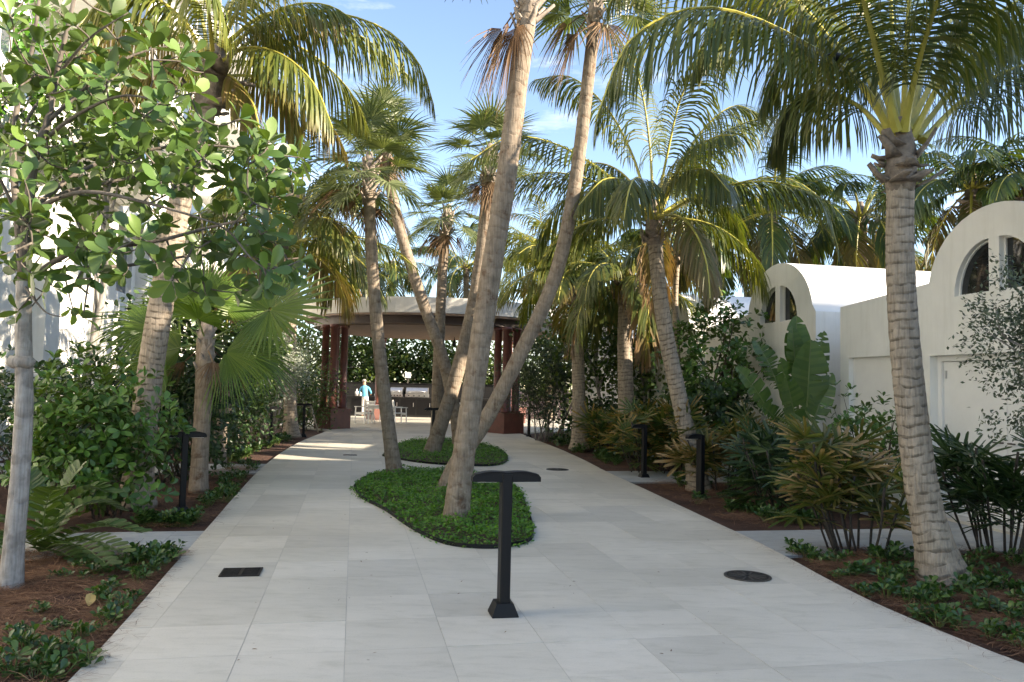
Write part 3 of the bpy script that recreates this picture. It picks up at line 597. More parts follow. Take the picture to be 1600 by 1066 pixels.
def lay_tiles(poly, ds, dl, mname, parent, nmax, gap, rng, stag=0.0, zt=0.0, name='tile', cam_only=True):
    ls = [q[1] for q in poly]; ss = [q[0] for q in poly]; cells = []
    l = math.floor(min(ls) / dl) * dl; col = 0
    while l < max(ls):
        s = math.floor(min(ss) / ds) * ds + (stag * ds if col % 2 else 0) - ds
        while s < max(ss):
            q = clip_poly(poly, s + gap / 2, s + ds - gap / 2, l + gap / 2, l + dl - gap / 2)
            if q and area(q) > .004:
                c = S(s + ds / 2, l + dl / 2); cells.append((float(np.hypot(c[0], c[1])) if c[1] > .5 else 99 + c[1] * -1, [S(*p)[:2] for p in q], c))
            s += ds
        l += dl; col += 1
    cells.sort(key=lambda c: c[0]); rest = MB()
    for i, (d, q, c) in enumerate(cells):
        z = zt + rng.uniform(-.0012, .0012)
        if i < nmax:
            mb = MB(); prism(mb, q, -.03, z); mb.build(name, mname, parent, local=woff(parent))
        else: prism(rest, q, -.03, z)
    if rest.v: tag(rest.build(name + '_field', mname, parent, local=woff(parent)), kind='stuff')
rg = random.Random(4)
lay_tiles(poly, .61, .61, 'tile_stone', wk, 290, .003, rg)
# narrow side walks of grey pavers leading to the doors
def side_path(name, s0, s1, l0, l1, n=3):
    q = [(s0, l0), (s1, l0), (s1, l1), (s0, l1)]; mb = MB(); prism(mb, [S(*p)[:2] for p in q], -.04, -.022)
    o = tag(mb.build(name, 'grout'), 'grey paver side walk', kind='structure'); lay_tiles(q, .30, .60, 'paver_stone', o, 40, .006, rg, .5, -.012, 'paver'); return o
sA = SL(G(330, 828)); sB = SL(G(287, 868)); side_path('side_path', sB[0], sA[0], -6.3, sA[1] + .5)
sA = SL(G(452, 725)); sB = SL(G(420, 737)); side_path('side_path', sB[0] - .1, sA[0] + .1, -6.3, sA[1] + .5)
sA = SL(G(1165, 828)); sB = SL(G(1232, 866)); side_path('side_path', sB[0], sA[0], sB[1] - .5, 7.98)
sA = SL(G(955, 737)); sB = SL(G(1003, 752)); side_path('side_path', sB[0], sA[0] + .2, sB[1] - .6, 7.98)
# apron along the cabana doors
q = [(5.0, 6.9), (24, 6.9), (24, 7.98), (5.0, 7.98)]; mb = MB(); prism(mb, [S(*p)[:2] for p in q], -.04, -.018); tag(mb.build('side_path', 'paver_stone'), 'grey strip of paving along the cabana wall', kind='structure')
# ------------------------------------------------------------------ cabanas with barrel vaults on the right
FL = 8.0
def fr(l, s, z): return S(s, l, z)
def ell(c, z0, a, h, n=20): return [(c + a * math.cos(math.pi * i / n), z0 + h * math.sin(math.pi * i / n)) for i in range(n + 1)]
def quarter(c, z0, off, a, h, sgn, n=9): return [(c + sgn * off, z0)] + [(c + sgn * (off + a * math.cos(math.pi / 2 * i / n)), z0 + h * math.sin(math.pi / 2 * i / n)) for i in range(n + 1)]
def wall_with_holes(mb, outer, holes, l0, depth, mi=0):
    loops = [outer] + holes; flat = [p for lp in loops for p in lp]; tr = tessellate_polygon([[Vector((p[0], p[1], 0)) for p in lp] for lp in loops])
    v = [S(p[0], l0, p[1]) for p in flat]; fl = []
    for a, b_, c in tr:
        n_ = np.cross(v[b_] - v[a], v[c] - v[a]); fl.append((a, b_, c) if np.dot(n_, AN) < 0 else (a, c, b_))
    mb.add(v, fl, mi)
    for h in holes:
        n = len(h); vv = [S(p[0], l0, p[1]) for p in h] + [S(p[0], l0 + depth, p[1]) for p in h]; mb.add(vv, [(i, (i + 1) % n, (i + 1) % n + n, i + n) for i in range(n)], mi)
def panel(mb, pts, l0, l1, mi=0):
    n = len(pts); tr = tessellate_polygon([[Vector((p[0], p[1], 0)) for p in pts]]); v = [S(p[0], l0, p[1]) for p in pts] + [S(p[0], l1, p[1]) for p in pts]
    mb.add(v, [tuple(q) for q in tr] + [(i, (i + 1) % n, (i + 1) % n + n, i + n) for i in range(n)], mi)
def rect(s0, s1, z0, z1): return [(s0, z0), (s1, z0), (s1, z1), (s0, z1)]
def cabana(label, c, s0, s1, door=None, recess=None, win=None, face=FL, back=13.5, plate=False, name='cabana'):
    t = thing(name, label, 'building', S(c, face + .2, 0), 'white vaulted cabanas along the walk'); H = 3.06
    arch = [p for p in ell(c, 3.04, 1.18, 1.06)]
    outer = [(s0, -.05), (s1, -.05), (s1, H)] + ([(p[0], p[1]) for p in arch if p[1] > H]) + [(s0, H)]
    holes = []; qa = [quarter(c, 2.96, .085, .60, .70, sg) for sg in (-1, 1)]
    holes += qa
    if door: holes.append(rect(door[0], door[1], .02, 2.17))
    if recess: holes.append(rect(*recess))
    if win: holes.append(rect(*win))
    mb = MB(); wall_with_holes(mb, outer, holes, face, .24)
    mb.box((face + .002, s0, -.05), (back, s0 + .2, H), 0, fr); mb.box((face + .002, s1 - .2, -.05), (back, s1, H), 0, fr); mb.box((back - .2, s0 + .2, -.05), (back, s1 - .2, H), 0, fr)
    wbuild(mb, 'wall', 'stucco', t, False)
    mb = MB(); mb.box((face + .2, s0 + .2, H - .28), (back - .2, s1 - .2, H - .16), 0, fr); rf = wbuild(mb, 'roof', 'stucco_roof', t, False)
    # barrel vault
    mb = MB(); n = 28; A = ell(c, 3.04, 1.18, 1.06, n); v = [S(p[0], face + .003, p[1]) for p in A] + [S(p[0], back - .1, p[1]) for p in A]
    mb.add(v, [(i, i + 1, i + n + 2, i + n + 1) for i in range(n)]); mb.add([S(p[0], back - .1, p[1]) for p in A], [tuple(range(n + 1))]); wbuild(mb, 'vault', 'stucco_roof', t, True)
    mb = MB(); mb.tube([S(s1 - .9, face + 1.0, H - .18), S(s1 - .9, face + 1.0, H + .10), S(s1 - .9, face + 1.0, H + .2)], [.17, .17, .09], 12, 0); wbuild(mb, 'roof_vent', 'stucco_roof', t, True)
    for sg, q in zip((-1, 1), qa):
        wn = MB(); outer_q = q; inner = quarter(c, 2.985, .11, .555, .65, sg); no = len(outer_q)
        vv = [S(p[0], face + .075, p[1]) for p in outer_q] + [S(p[0], face + .075, p[1]) for p in inner] + [S(p[0], face + .105, p[1]) for p in inner]
        wn.add(vv, [(i, (i + 1) % no, (i + 1) % no + no, i + no) for i in range(no)] + [(i + no, (i + 1) % no + no, (i + 1) % no + 2 * no, i + 2 * no) for i in range(no)])
        wo = wbuild(wn, 'window_frame', 'trim', t, False); g = MB(); panel(g, inner, face + .103, face + .115); wbuild(g, 'pane', 'glass', wo, False)
    if door:
        mb = MB(); d0, d1 = door
        for a, b_, z0, z1 in ((d0, d0 + .07, .02, 2.17), (d1 - .07, d1, .02, 2.17), (d0 + .07, d1 - .07, 2.09, 2.17)): mb.box((face + .13, a, z0), (face + .235, b_, z1), 0, fr)
        wbuild(mb, 'door_frame', 'trim', t, False); mid = (d0 + d1) / 2
        for a, b_ in ((d0 + .075, mid - .004), (mid + .004, d1 - .075)):
            mb = MB(); mb.box((face + .165, a, .03), (face + .21, b_, 2.082), 0, fr); dr = wbuild(mb, 'door', 'door_paint', t, False)
            hs = b_ - .05 if a > mid else a + .05
            for z in (.35, 1.1, 1.85):
                mb = MB(); mb.box((face + .148, hs - .012, z), (face + .1645, hs + .012, z + .11), 0, fr); wbuild(mb, 'hinge', 'steel', dr, False)
            ha = a + .06 if a > mid else b_ - .06
            mb = MB(); mb.tube([S(ha, face + .164, 1.02), S(ha, face + .11, 1.02), S(ha + (.11 if a > mid else -.11), face + .11, 1.02)], .011, 8, 0); wbuild(mb, 'handle', 'iron_rim', dr, True)
        mb = MB(); mb.box((face - .35, d0 - .1, -.04), (face - .002, d1 + .1, .02), 0, fr); wbuild(mb, 'doorstep', 'concrete', t, False)
    if recess:
        mb = MB(); panel(mb, rect(*recess), face + .08, face + .10); wbuild(mb, 'wall_panel', 'trim', t, False)
    if win:
        s_a, s_b, z_a, z_b = win; mb = MB()
        for a, b_, z0, z1 in ((s_a, s_a + .06, z_a, z_b), (s_b - .06, s_b, z_a, z_b), (s_a + .06, s_b - .06, z_b - .06, z_b), (s_a + .06, s_b - .06, z_a, z_a + .06), ((s_a + s_b) / 2 - .025, (s_a + s_b) / 2 + .025, z_a + .06, z_b - .06)): mb.box((face + .06, a, z0), (face + .13, b_, z1), 0, fr)
        wo = wbuild(mb, 'window_frame', 'trim', t, False); g = MB(); g.box((face + .09, s_a + .05, z_a + .05), (face + .11, s_b - .05, z_b - .05), 0, fr); wbuild(g, 'pane', 'glass', wo, False)
        mb = MB(); mb.box((face - .05, s_a - .04, z_a - .06), (face + .05, s_b + .04, z_a - .002), 0, fr); wbuild(mb, 'window_sill', 'trim', t, False)
    if plate:
        mb = MB(); mb.box((face - .012, door[1] + .10, 1.46), (face - .001, door[1] + .24, 1.54), 0, fr); wbuild(mb, 'name_plate', 'iron_rim', t, False)
    return t
cabana('white stucco vaulted cabana with double doors behind the nearest right palm', 8.58, 5.6, 11.83, (7.42, 9.74), (10.55, 11.6, .05, 2.2), plate=True)
cabana('white vaulted cabana with twin quarter windows behind the bird of paradise', 13.83, 12.55, 17.0, None, (14.2, 15.1, .05, 2.15), (15.35, 16.0, 1.0, 2.15))
cabana('farther white vaulted cabana showing between the trees right of the walk', 19.08, 17.8, 22.3, None, None, (20.4, 21.2, 1.0, 2.15))
cabana('last white vaulted cabana mostly hidden behind the trees near the pavilion', 24.3, 23.1, 27.6, None, None, None)
cabana('unseen white vaulted cabana past the right frame edge, added for its shade', 3.33, .4, 5.58, (2.2, 4.4))  # row carried on out of view, added to shade the foreground
def shade_wing():  # added block out of view, sized to cast shade over the walk
    F = 22.0; t = thing('shade_building', 'unseen white block added beyond the cabanas to shade the walk', 'building', S(-8, F + .2, 0))
    H = SHADE_H; s0, s1 = -24.0, 1.6; wins = [(s, s + 1.6, fl * 3.1 + .9, fl * 3.1 + 2.4) for fl in range(4) for s in np.arange(-22.5, -1, 3.4)]
    mb = MB(); wall_with_holes(mb, rect(s0, s1, -.05, H), [rect(*q) for q in wins], F, .2); mb.box((F + .003, s0, -.05), (F + 9, s0 + .25, H), 0, fr); mb.box((F + .003, s1 - .25, -.05), (F + 9, s1, H), 0, fr); mb.box((F + .003, s0 + .25, H - .4), (F + 9, s1 - .25, H - .1), 0, fr); mb.box((F + 8.75, s0 + .25, -.05), (F + 9, s1 - .25, H - .42), 0, fr)
    wbuild(mb, 'wall', 'stucco', t, False)
    for a, b_, z0, z1 in wins:
        mb = MB(); mb.box((F + .15, a, z0), (F + .19, b_, z1), 0, fr); wbuild(mb, 'window', 'glass_blue', t, False)
SHADE_H = 12.2
shade_wing()
for a, b_ in ((11.83, 12.55), (17.0, 17.8), (22.3, 23.1)):
    mb = MB(); mb.box((9.4, a + .002, -.05), (9.6, b_ - .002, 2.95), 0, fr); o = mb.build('link_wall', 'stucco'); c_ = S((a + b_) / 2, 9.5)
    tag(o, {11: 'short set-back wall between the nearest two cabanas', 17: 'short set-back wall between the second and third cabana', 22: 'short set-back wall between the two farthest cabanas'}[int(a)], 'wall')
# ------------------------------------------------------------------ tall white apartment block on the left
def tower():
    F = -6.6; t = thing('apartment_building', 'tall white apartment block with balconies rising behind the left trees', 'building', S(24, F - .2, 0))
    s0, s1, H = 4.0, 42.0, 19.0; holes = []; wins = []
    for fl in range(6):
        z = fl * 3.1 + (.9 if fl else .7)
        s = 6.5
        while s < 41:
            if fl >= 1: wins.append((s, s + 1.5, z, z + 1.6))
            s += 3.4
    holes = [rect(*q) for q in wins]; mb = MB(); flat = [rect(s0, s1, -.05, H)] + holes
    tr = tessellate_polygon([[Vector((p[0], p[1], 0)) for p in lp] for lp in flat]); pts = [p for lp in flat for p in lp]; v = [S(p[0], F, p[1]) for p in pts]
    mb.add(v, [tuple(q) for q in tr])
    for h in holes: vv = [S(p[0], F, p[1]) for p in h] + [S(p[0], F - .2, p[1]) for p in h]; mb.add(vv, [(i, (i + 1) % 4, (i + 1) % 4 + 4, i + 4) for i in range(4)])
    mb.box((F - 9, s0, -.05), (F - .003, s0 + .25, H), 0, fr); mb.box((F - 9, s1 - .25, -.05), (F - .003, s1, H), 0, fr); mb.box((F - 9, s0 + .25, H - .3), (F - .003, s1 - .25, H - .05), 0, fr)
    wbuild(mb, 'wall', 'stucco', t, False)
    for q in wins:
        mb = MB(); a, b_, z0, z1 = q
        for u in ((a, a + .07, z0, z1), (b_ - .07, b_, z0, z1), (a + .07, b_ - .07, z0, z0 + .07), (a + .07, b_ - .07, z1 - .07, z1)): mb.box((F - .19, u[0], u[2]), (F - .12, u[1], u[3]), 0, fr)
        wo = wbuild(mb, 'window', 'trim', t, False); g = MB(); g.box((F - .18, a + .05, z0 + .05), (F - .15, b_ - .05, z1 - .05), 0, fr); wbuild(g, 'pane', 'glass_blue', wo, False)
    for fl in range(2, 6):
        for s in (8.0, 16.5, 25.0, 33.5):
            z = fl * 3.1 + .1; mb = MB(); n = 14; A = [(s, F - .001)] + [(s + 5.2 * i / n, F + 1.25 + .35 * math.sin(math.pi * i / n)) for i in range(n + 1)] + [(s + 5.2, F - .001)]
            prism(mb, [S(a, l)[:2] for a, l in A], z - .26, z); mb.add([tuple(S(a, l, z - .26)) for a, l in A], [tuple(range(len(A)))]); bo = wbuild(mb, 'balcony', 'stucco', t, False)
            mb = MB(); top = [S(a, l - .05, z + 1.05) for a, l in A[1:-1]]; mb.tube(top, .025, 6, 0)
            for p in top[::2]: mb.tube([p, p - np.array((0, 0, 1.05))], .018, 6, 0)
            wbuild(mb, 'railing', 'trim', bo, False)
            g = MB(); top = [S(a, l - .05, z + .98) for a, l in A[1:-1]]; bot = [p - np.array((0, 0, .9)) for p in top]; k = len(top); g.add(top + bot, [(i, i + 1, i + 1 + k, i + k) for i in range(k - 1)]); wbuild(g, 'railing_glass', 'glass_blue', bo, False)
    # shallow pilasters on the ground floors
    for s in (10.5, 14.0, 17.6, 21.4, 25.4, 30, 35):
        mb = MB(); mb.box((F + .002, s, -.05), (F + .35, s + .8, 5.9), 0, fr); wbuild(mb, 'pilaster', 'stucco', t, False)
    mb = MB(); mb.box((F + .002, 6, 5.92), (F + .5, 41, 6.2), 0, fr); wbuild(mb, 'cornice', 'stucco', t, False)
tower()
# ------------------------------------------------------------------ round pavilion at the end of the walk
PC = np.array((-3.0, 31.0, 0)); RO = 5.15
def ring(mb, c, r0, r1, z0, z1, n=72, mi=0, top=True, bot=True, inner=True):
    v = []
    for i in range(n):
        a = 2 * math.pi * i / n; d = np.array((math.cos(a), math.sin(a), 0)); v += [c + d * r0 + UP * z0, c + d * r1 + UP * z0, c + d * r1 + UP * z1, c + d * r0 + UP * z1]
    f = []
    for i in range(n):
        a, b_ = 4 * i, 4 * ((i + 1) % n); f.append((a + 1, b_ + 1, b_ + 2, a + 2))
        if bot: f.append((a, b_, b_ + 1, a + 1))
        if top: f.append((a + 3, a + 2, b_ + 2, b_ + 3))
        if inner: f.append((a, a + 3, b_ + 3, b_))
    mb.add(v, f, mi)
pv = thing('pavilion', 'round open pavilion with concrete roof ring and dark red columns at walk end', 'pavilion', PC)
mb = MB(); ring(mb, PC, .01, RO, 3.98, 4.5, top=True, inner=False); wbuild(mb, 'roof', 'concrete', pv, False)
mb = MB(); ring(mb, PC, RO - .42, RO - .07, 3.92, 3.978); wbuild(mb, 'ring_beam', 'redbeam', pv, False)
mb = MB(); ring(mb, PC, RO - .62, RO - .44, 3.66, 3.976); wbuild(mb, 'inner_beam', 'shade_brown', pv, False)  # shadow under the roof edge is put into this beam's dark brown
mb = MB(); ring(mb, PC, .02, RO - .66, 3.62, 3.70, inner=False); wbuild(mb, 'ceiling', 'ceiling', pv, False)
for a in (232, 310, 50, 120):
    ca = np.array((math.cos(R(a)), math.sin(R(a)), 0)); tn = np.array((-ca[1], ca[0], 0)); c = PC + ca * 4.75
    if a == 310: c = np.array((-.15, 27.1, 0)); 
    if a == 120: c = np.array((-5.86, 35.1, 0))
    if a == 232: c = np.array((-6.22, 27.55, 0))
    mb = MB(); h = .44; base = [c + tn * sx * h + ca * sy * h for sx, sy in ((-1, -1), (1, -1), (1, 1), (-1, 1))]
    prism(mb, [p[:2] for p in base], -.01, .62); b2 = [c + tn * sx * (h + .03) + ca * sy * (h + .03) for sx, sy in ((-1, -1), (1, -1), (1, 1), (-1, 1))]; prism(mb, [p[:2] for p in b2], .622, .70); mb.add([(*p[:2], .622) for p in b2], [(3, 2, 1, 0)])
    wbuild(mb, 'pedestal', 'redwood', pv, False)
    for sx, sy in ((-1, -1), (1, -1), (1, 1), (-1, 1)) if a > 200 else ((0, -1), (0, 1)):
        q = c + tn * sx * .23 + ca * sy * .23; mb = MB(); mb.tube([q + UP * .70, q + UP * .76, q + UP * .78, q + UP * 3.5, q + UP * 3.52, q + UP * 3.62], [.17, .17, .132, .128, .17, .17], 16, 0); wbuild(mb, 'column', 'redwood', pv, True)
mb = MB(); p = P(710, 535, 33); mb.tube([p + UP * .12, p, p - UP * .16], [.02, .07, .09], 10, 0); mb.tube([p + UP * .12, np.array((p[0], p[1], 3.63))], .012, 6, 0); wbuild(mb, 'pendant_lamp', 'black_metal', pv, True)
# black barbecue counter with two grills behind it
CY = 38.3
ct = thing('barbecue_counter', 'long black barbecue counter and screen behind the pavilion', 'counter', (-3.0, CY, 0))
mb = MB(); x0, x1 = P(536, 640, CY)[0], P(800, 640, CY)[0]
mb.box((x0, CY, 0), (x1, CY + .75, .92)); wbuild(mb, 'cabinet', 'black_counter', ct, False)
mb = MB(); mb.box((x0 - .05, CY - .04, .922), (x1 + .05, CY + .75, .97)); wbuild(mb, 'worktop', 'black_counter', ct, False)
mb = MB(); mb.box((x0 - .05, CY + .752, 0), (x1 + .05, CY + .85, 1.62)); wbuild(mb, 'back_screen', 'black_counter', ct, False)
mb = MB(); mb.box((x0 - .05, CY + .70, 1.622), (x1 + .05, CY + .9, 1.66)); wbuild(mb, 'coping', 'black_metal', ct, False)
k = 0; xx = x0 + .4
while xx < x1 - .8:
    mb = MB(); mb.box((xx, CY - .018, .12), (xx + .72, CY - .002, .86)); d_ = wbuild(mb, 'cabinet_door', 'black_metal', ct, False); mb = MB(); mb.box((xx + .6, CY - .04, .5), (xx + .63, CY - .0185, .7)); wbuild(mb, 'handle', 'steel', d_, False); xx += .8
mb = MB(); mb.box((x0 + .1, CY - 3.2, -.02), (x1, CY - .6, .004)) if False else None
def grill(label, px0, px1):
    a, b_ = P(px0, 640, CY)[0], P(px1, 640, CY)[0]; t = thing('grill', label, 'grill', ((a + b_) / 2, CY + .3, .97), 'steel grills on the black counter')
    mb = MB(); mb.box((a, CY + .08, .972), (b_, CY + .62, 1.12)); wbuild(mb, 'body', 'steel', t, False)
    mb = MB(); n = 8; A = [(CY + .10 + .5 * (1 - math.cos(math.pi / 2 * i / n)) * .6, 1.122 + .32 * math.sin(math.pi / 2 * i / n)) for i in range(n + 1)] + [(CY + .62, 1.442), (CY + .62, 1.122)]; k = len(A)
    mb.add([(a + .03, y, z) for y, z in A] + [(b_ - .03, y, z) for y, z in A], [(i, (i + 1) % k, (i + 1) % k + k, i + k) for i in range(k)] + [tuple(range(k))[::-1], tuple(range(k, 2 * k))]); lid = wbuild(mb, 'lid', 'steel', t, False)
    mb = MB(); mb.tube([(a + .15, CY + .10, 1.25), (a + .15, CY + .02, 1.25), (b_ - .15, CY + .02, 1.25), (b_ - .15, CY + .10, 1.25)], .018, 8, 0); wbuild(mb, 'handle', 'steel', lid, True)
    for i in range(4):
        x = a + (b_ - a) * (i + .7) / 4.4; mb = MB(); mb.tube([(x, CY + .078, 1.04), (x, CY + .04, 1.04)], .03, 12, 0); wbuild(mb, 'knob', 'black_metal', t, True)
grill('steel built-in grill left of the second grill, half hidden behind leaning trunk', 607, 628); grill('steel built-in grill on the black counter right of the leaning trunk', 632, 668)
def bottle(label, px, h):
    x = P(px, 620, CY)[0]; mb = MB(); mb.tube([(x, CY + .3, .971), (x, CY + .3, .971 + h * .6), (x, CY + .3, .971 + h * .75), (x, CY + .3, .971 + h)], [.09, .09, .035, .03], 12, 0); tag(mb.build('jug', 'bottle', None, True), label, 'jug', 'jugs on the black counter')
bottle('tallest white jug on the black counter left of the person', 555.5, .34); bottle('small white jug on the counter next to the person', 560.5, .24); bottle('low white jug on the counter right of the person', 586, .18)
# white armchairs and a table
def armchair(label, px, y, rotz):
    g = P(px, 640, y); t = thing('armchair', label, 'chair', (g[0], y, 0), 'white armchairs in the pavilion', rotz)
    def part(nm, f): mb = MB(); f(mb); return mb.build(nm, 'white_plastic', t)
    for sx in (-1, 1):
        part('leg', lambda mb: mb.tube([(sx * .27, -.26, 0), (sx * .26, -.24, .64)], [.022, .024], 8))
        part('leg', lambda mb: mb.tube([(sx * .27, .32, 0), (sx * .26, .22, .44), (sx * .26, .30, .92)], [.022, .026, .022], 8))
        part('armrest', lambda mb: mb.box((sx * .26 - .035, -.29, .645), (sx * .26 + .035, .26, .675)))
    part('seat', lambda mb: [mb.box((-.23, -.25 + .095 * i, .42), (.23, -.25 + .095 * i + .08, .445)) for i in range(5)])
    for i in range(4):
        part('back_slat', lambda mb: mb.box((-.235, .235 + .019 * i, .52 + .1 * i), (.235, .255 + .019 * i, .59 + .1 * i)))
    part('seat_rail', lambda mb: [mb.box((-.25, -.26, .36), (.25, -.235, .415)), mb.box((-.25, .2, .36), (.25, .225, .415))])
armchair('white slatted armchair in front of the person in blue', 570, 31.4, R(-35))
armchair('white slatted armchair just right of the front leaning trunk', 622, 31.6, R(120))
armchair('white slatted armchair behind the trunk pair on the right', 703, 31.0, R(-110))
armchair('white slatted armchair partly behind the front leaning trunk', 606, 32.8, R(20))
g = P(594, 640, 31.3); t = thing('cafe_table', 'square white table between the white armchairs', 'table', (g[0], 31.4, 0))
def part(nm, f): mb = MB(); f(mb); return mb.build(nm, 'white_plastic', t)
part('table_top', lambda mb: mb.box((-.45, -.45, .70), (.45, .45, .735)))
for sx in (-1, 1):
    for sy in (-1, 1): part('leg', lambda mb: mb.box((sx * .4 - .03, sy * .4 - .03, 0), (sx * .4 + .03, sy * .4 + .03, .698)))
part('apron', lambda mb: [mb.box((-.37, -.41, .6), (.37, -.39, .698)), mb.box((-.37, .39, .6), (.37, .41, .698)), mb.box((-.41, -.37, .6), (-.39, .37, .698)), mb.box((.39, -.37, .6), (.41, .37, .698))])
# small sign on a post
g = P(636, 640, 40.2); t = thing('sign', 'small pale sign on a thin post behind the black counter', 'sign', (g[0], 40.2, 0))
mb = MB(); mb.tube([(0, 0, 0), (0, 0, 2.2)], .03, 8); mb.build('post', 'iron_rim', t); mb = MB(); mb.box((-.15, -.035, 1.92), (.15, -.031, 2.2)); mb.build('panel', 'white_plastic', t)
# ------------------------------------------------------------------ person leaning over the counter
def skin_mesh(joints, edges, name, sub=2, root=0):
    me = bpy.data.meshes.new(name); me.from_pydata([j[0] for j in joints], edges, []); o = bpy.data.objects.new(name, me); C.objects.link(o)
    mo = o.modifiers.new('skin', 'SKIN'); mo.use_smooth_shade = True
    for i, j in enumerate(joints): me.skin_vertices[0].data[i].radius = (j[1], j[2] if len(j) > 2 else j[1]); me.skin_vertices[0].data[i].use_root = (i == root)
    s = o.modifiers.new('sub', 'SUBSURF'); s.levels = sub; s.render_levels = sub
    dg = bpy.context.evaluated_depsgraph_get(); ev = o.evaluated_get(dg); nm = bpy.data.meshes.new_from_object(ev); bpy.data.objects.remove(o); return nm
g = P(570, 640, 37.6); pt = thing('person', 'person in blue shirt and pale trousers leaning over the black counter', 'person', (g[0], 37.6, 0))
J = [((0, 0, .93), .135, .10), ((-.02, .05, 1.12), .125, .095), ((-.05, .14, 1.30), .15, .10), ((-.08, .21, 1.42), .11, .08), ((-.10, .26, 1.50), .055, .055), ((-.12, .31, 1.58), .085, .10), ((-.13, .33, 1.68), .09, .10),
     ((-.09, -.01, .86), .09), ((-.10, .03, .48), .062), ((-.11, -.02, .08), .042), ((-.12, .10, .04), .04), ((.09, -.01, .86), .09), ((.11, .01, .48), .062), ((.12, -.05, .08), .042), ((.13, .07, .04), .04),
     ((-.24, .20, 1.38), .058), ((-.34, .27, 1.15), .045), ((-.36, .50, 1.07), .034), ((-.37, .60, 1.06), .036), ((.12, .20, 1.38), .058), ((.22, .30, 1.16), .045), ((.16, .52, 1.06), .034), ((.15, .62, 1.05), .036)]
E = [(0, 1), (1, 2), (2, 3), (3, 4), (4, 5), (5, 6), (0, 7), (7, 8), (8, 9), (9, 10), (0, 11), (11, 12), (12, 13), (13, 14), (3, 15), (15, 16), (16, 17), (17, 18), (3, 19), (19, 20), (20, 21), (21, 22)]
me = skin_mesh(J, E, 'body'); [me.materials.clear()]
for q in ('skin', 'shirt', 'trousers'): me.materials.append(MATS[q])
for p in me.polygons:
    c = p.center
    p.material_index = 2 if c.z < .97 and abs(c.y) < .35 and c.z > .09 and c.y < .2 else (1 if c.z < 1.50 and c.z >= .97 and not (c.y > .40 and c.z < 1.2) and c.y < .40 else 0); p.use_smooth = True
link('body', me, pt)
mb = MB(); hc = np.array((-.128, .315, 1.66)); A = []
for i in range(5):
    z = i / 4; r_ = .112 * math.cos(z * 1.45); A.append((hc + np.array((0, -.01, .02 + .12 * math.sin(z * 1.45))), r_))
mb.tube([a for a, _ in A], [r_ for _, r_ in A], 12, 0); mb.build('hair', 'hair', pt, True)
# ------------------------------------------------------------------ path lights
def path_light(label, px, py, heads=(-1, 1), z=0.0, rot=0.0, h=1.0):
    g = G(px, py, z); t = thing('path_light', label, 'path light', (g[0], g[1], z - .004), 'black path lights along the walk', ROTZ + rot)
    mb = MB(); a, b_ = .094, .060
    v = [(-a, -a, 0), (a, -a, 0), (a, a, 0), (-a, a, 0), (-a, -a, .012), (a, -a, .012), (a, a, .012), (-a, a, .012), (-b_, -b_ * 1.2, .095), (b_, -b_ * 1.2, .095), (b_, b_ * 1.2, .095), (-b_, b_ * 1.2, .095)]
    mb.add(v, [(i + j * 4, (i + 1) % 4 + j * 4, (i + 1) % 4 + 4 + j * 4, i + 4 + j * 4) for j in range(2) for i in range(4)] + [(8, 9, 10, 11), (3, 2, 1, 0)]); mb.build('base', 'black_metal', t)
    mb = MB(); w_, d_, c_ = .036, .062, .006
    A = [(-w_ + c_, -d_), (w_ - c_, -d_), (w_, -d_ + c_), (w_, d_ - c_), (w_ - c_, d_), (-w_ + c_, d_), (-w_, d_ - c_), (-w_, -d_ + c_)]
    v = [(x, y, .09) for x, y in A] + [(x, y, h - .012) for x, y in A]; mb.add(v, [(i, (i + 1) % 8, (i + 1) % 8 + 8, i + 8) for i in range(8)] + [tuple(range(8, 16))]); mb.build('post', 'black_metal', t)
    for sg in heads:
        mb = MB(); n = 10; prof = [(.0, .0)] + [(.245 * (i / n) ** .8, .066 + .008 * math.sin(math.pi * min(i / n * 1.2, 1)) - .016 * (i / n) ** 2.0 - (.02 if i == n else 0)) for i in range(n + 1)] + [(.245, 0)]
        prof = [(x, z_) for x, z_ in prof]; k = len(prof); hw = lambda x: .054 - .012 * (x / .245) ** 2
        v = [(sg * x, -hw(x), h - .068 + z_) for x, z_ in prof] + [(sg * x, hw(x), h - .068 + z_) for x, z_ in prof]
        f = [(i, (i + 1) % k, (i + 1) % k + k, i + k) for i in range(k)] + [tuple(range(k)), tuple(range(k, 2 * k))[::-1]]
        mb.add(v, f); hd = mb.build('lamp_head', 'black_metal', t)
        mb = MB(); mb.box((sg * .14 - .07, -.03, h - .0725), (sg * .14 + .07, .03, h - .0685)); mb.build('lens', 'bottle', hd)
    return t
path_light('black T-shaped path light standing on the open walk in front', 786, 960, (-1, 1), 0)
path_light('black T-shaped path light in front of the round-leaf shrub on left', 284, 803, (-1, 1), -.04, .25)
path_light('black path light with one arm beside the right leaning palm trunk', 1094, 784, (-1,), -.04, .2)
path_light('black path light in the left bed before the silver bush', 422, 697, (-1, 1), -.04, .2)
path_light('black path light farthest along the left edge, near the pavilion', 474, 683, (-1, 1), -.04)
path_light('black path light deep in the second planted island', 676, 697, (-1, 1), 0)
path_light('black path light among the lady palms right of the walk', 1006, 748, (-1,), -.04)
path_light('thin path light in the right bed beside the staked palm', 941, 706, (-1, 1), -.04)
path_light('path light at right pavilion corner before the dark olive bush', 826, 684, (1,), -.04)
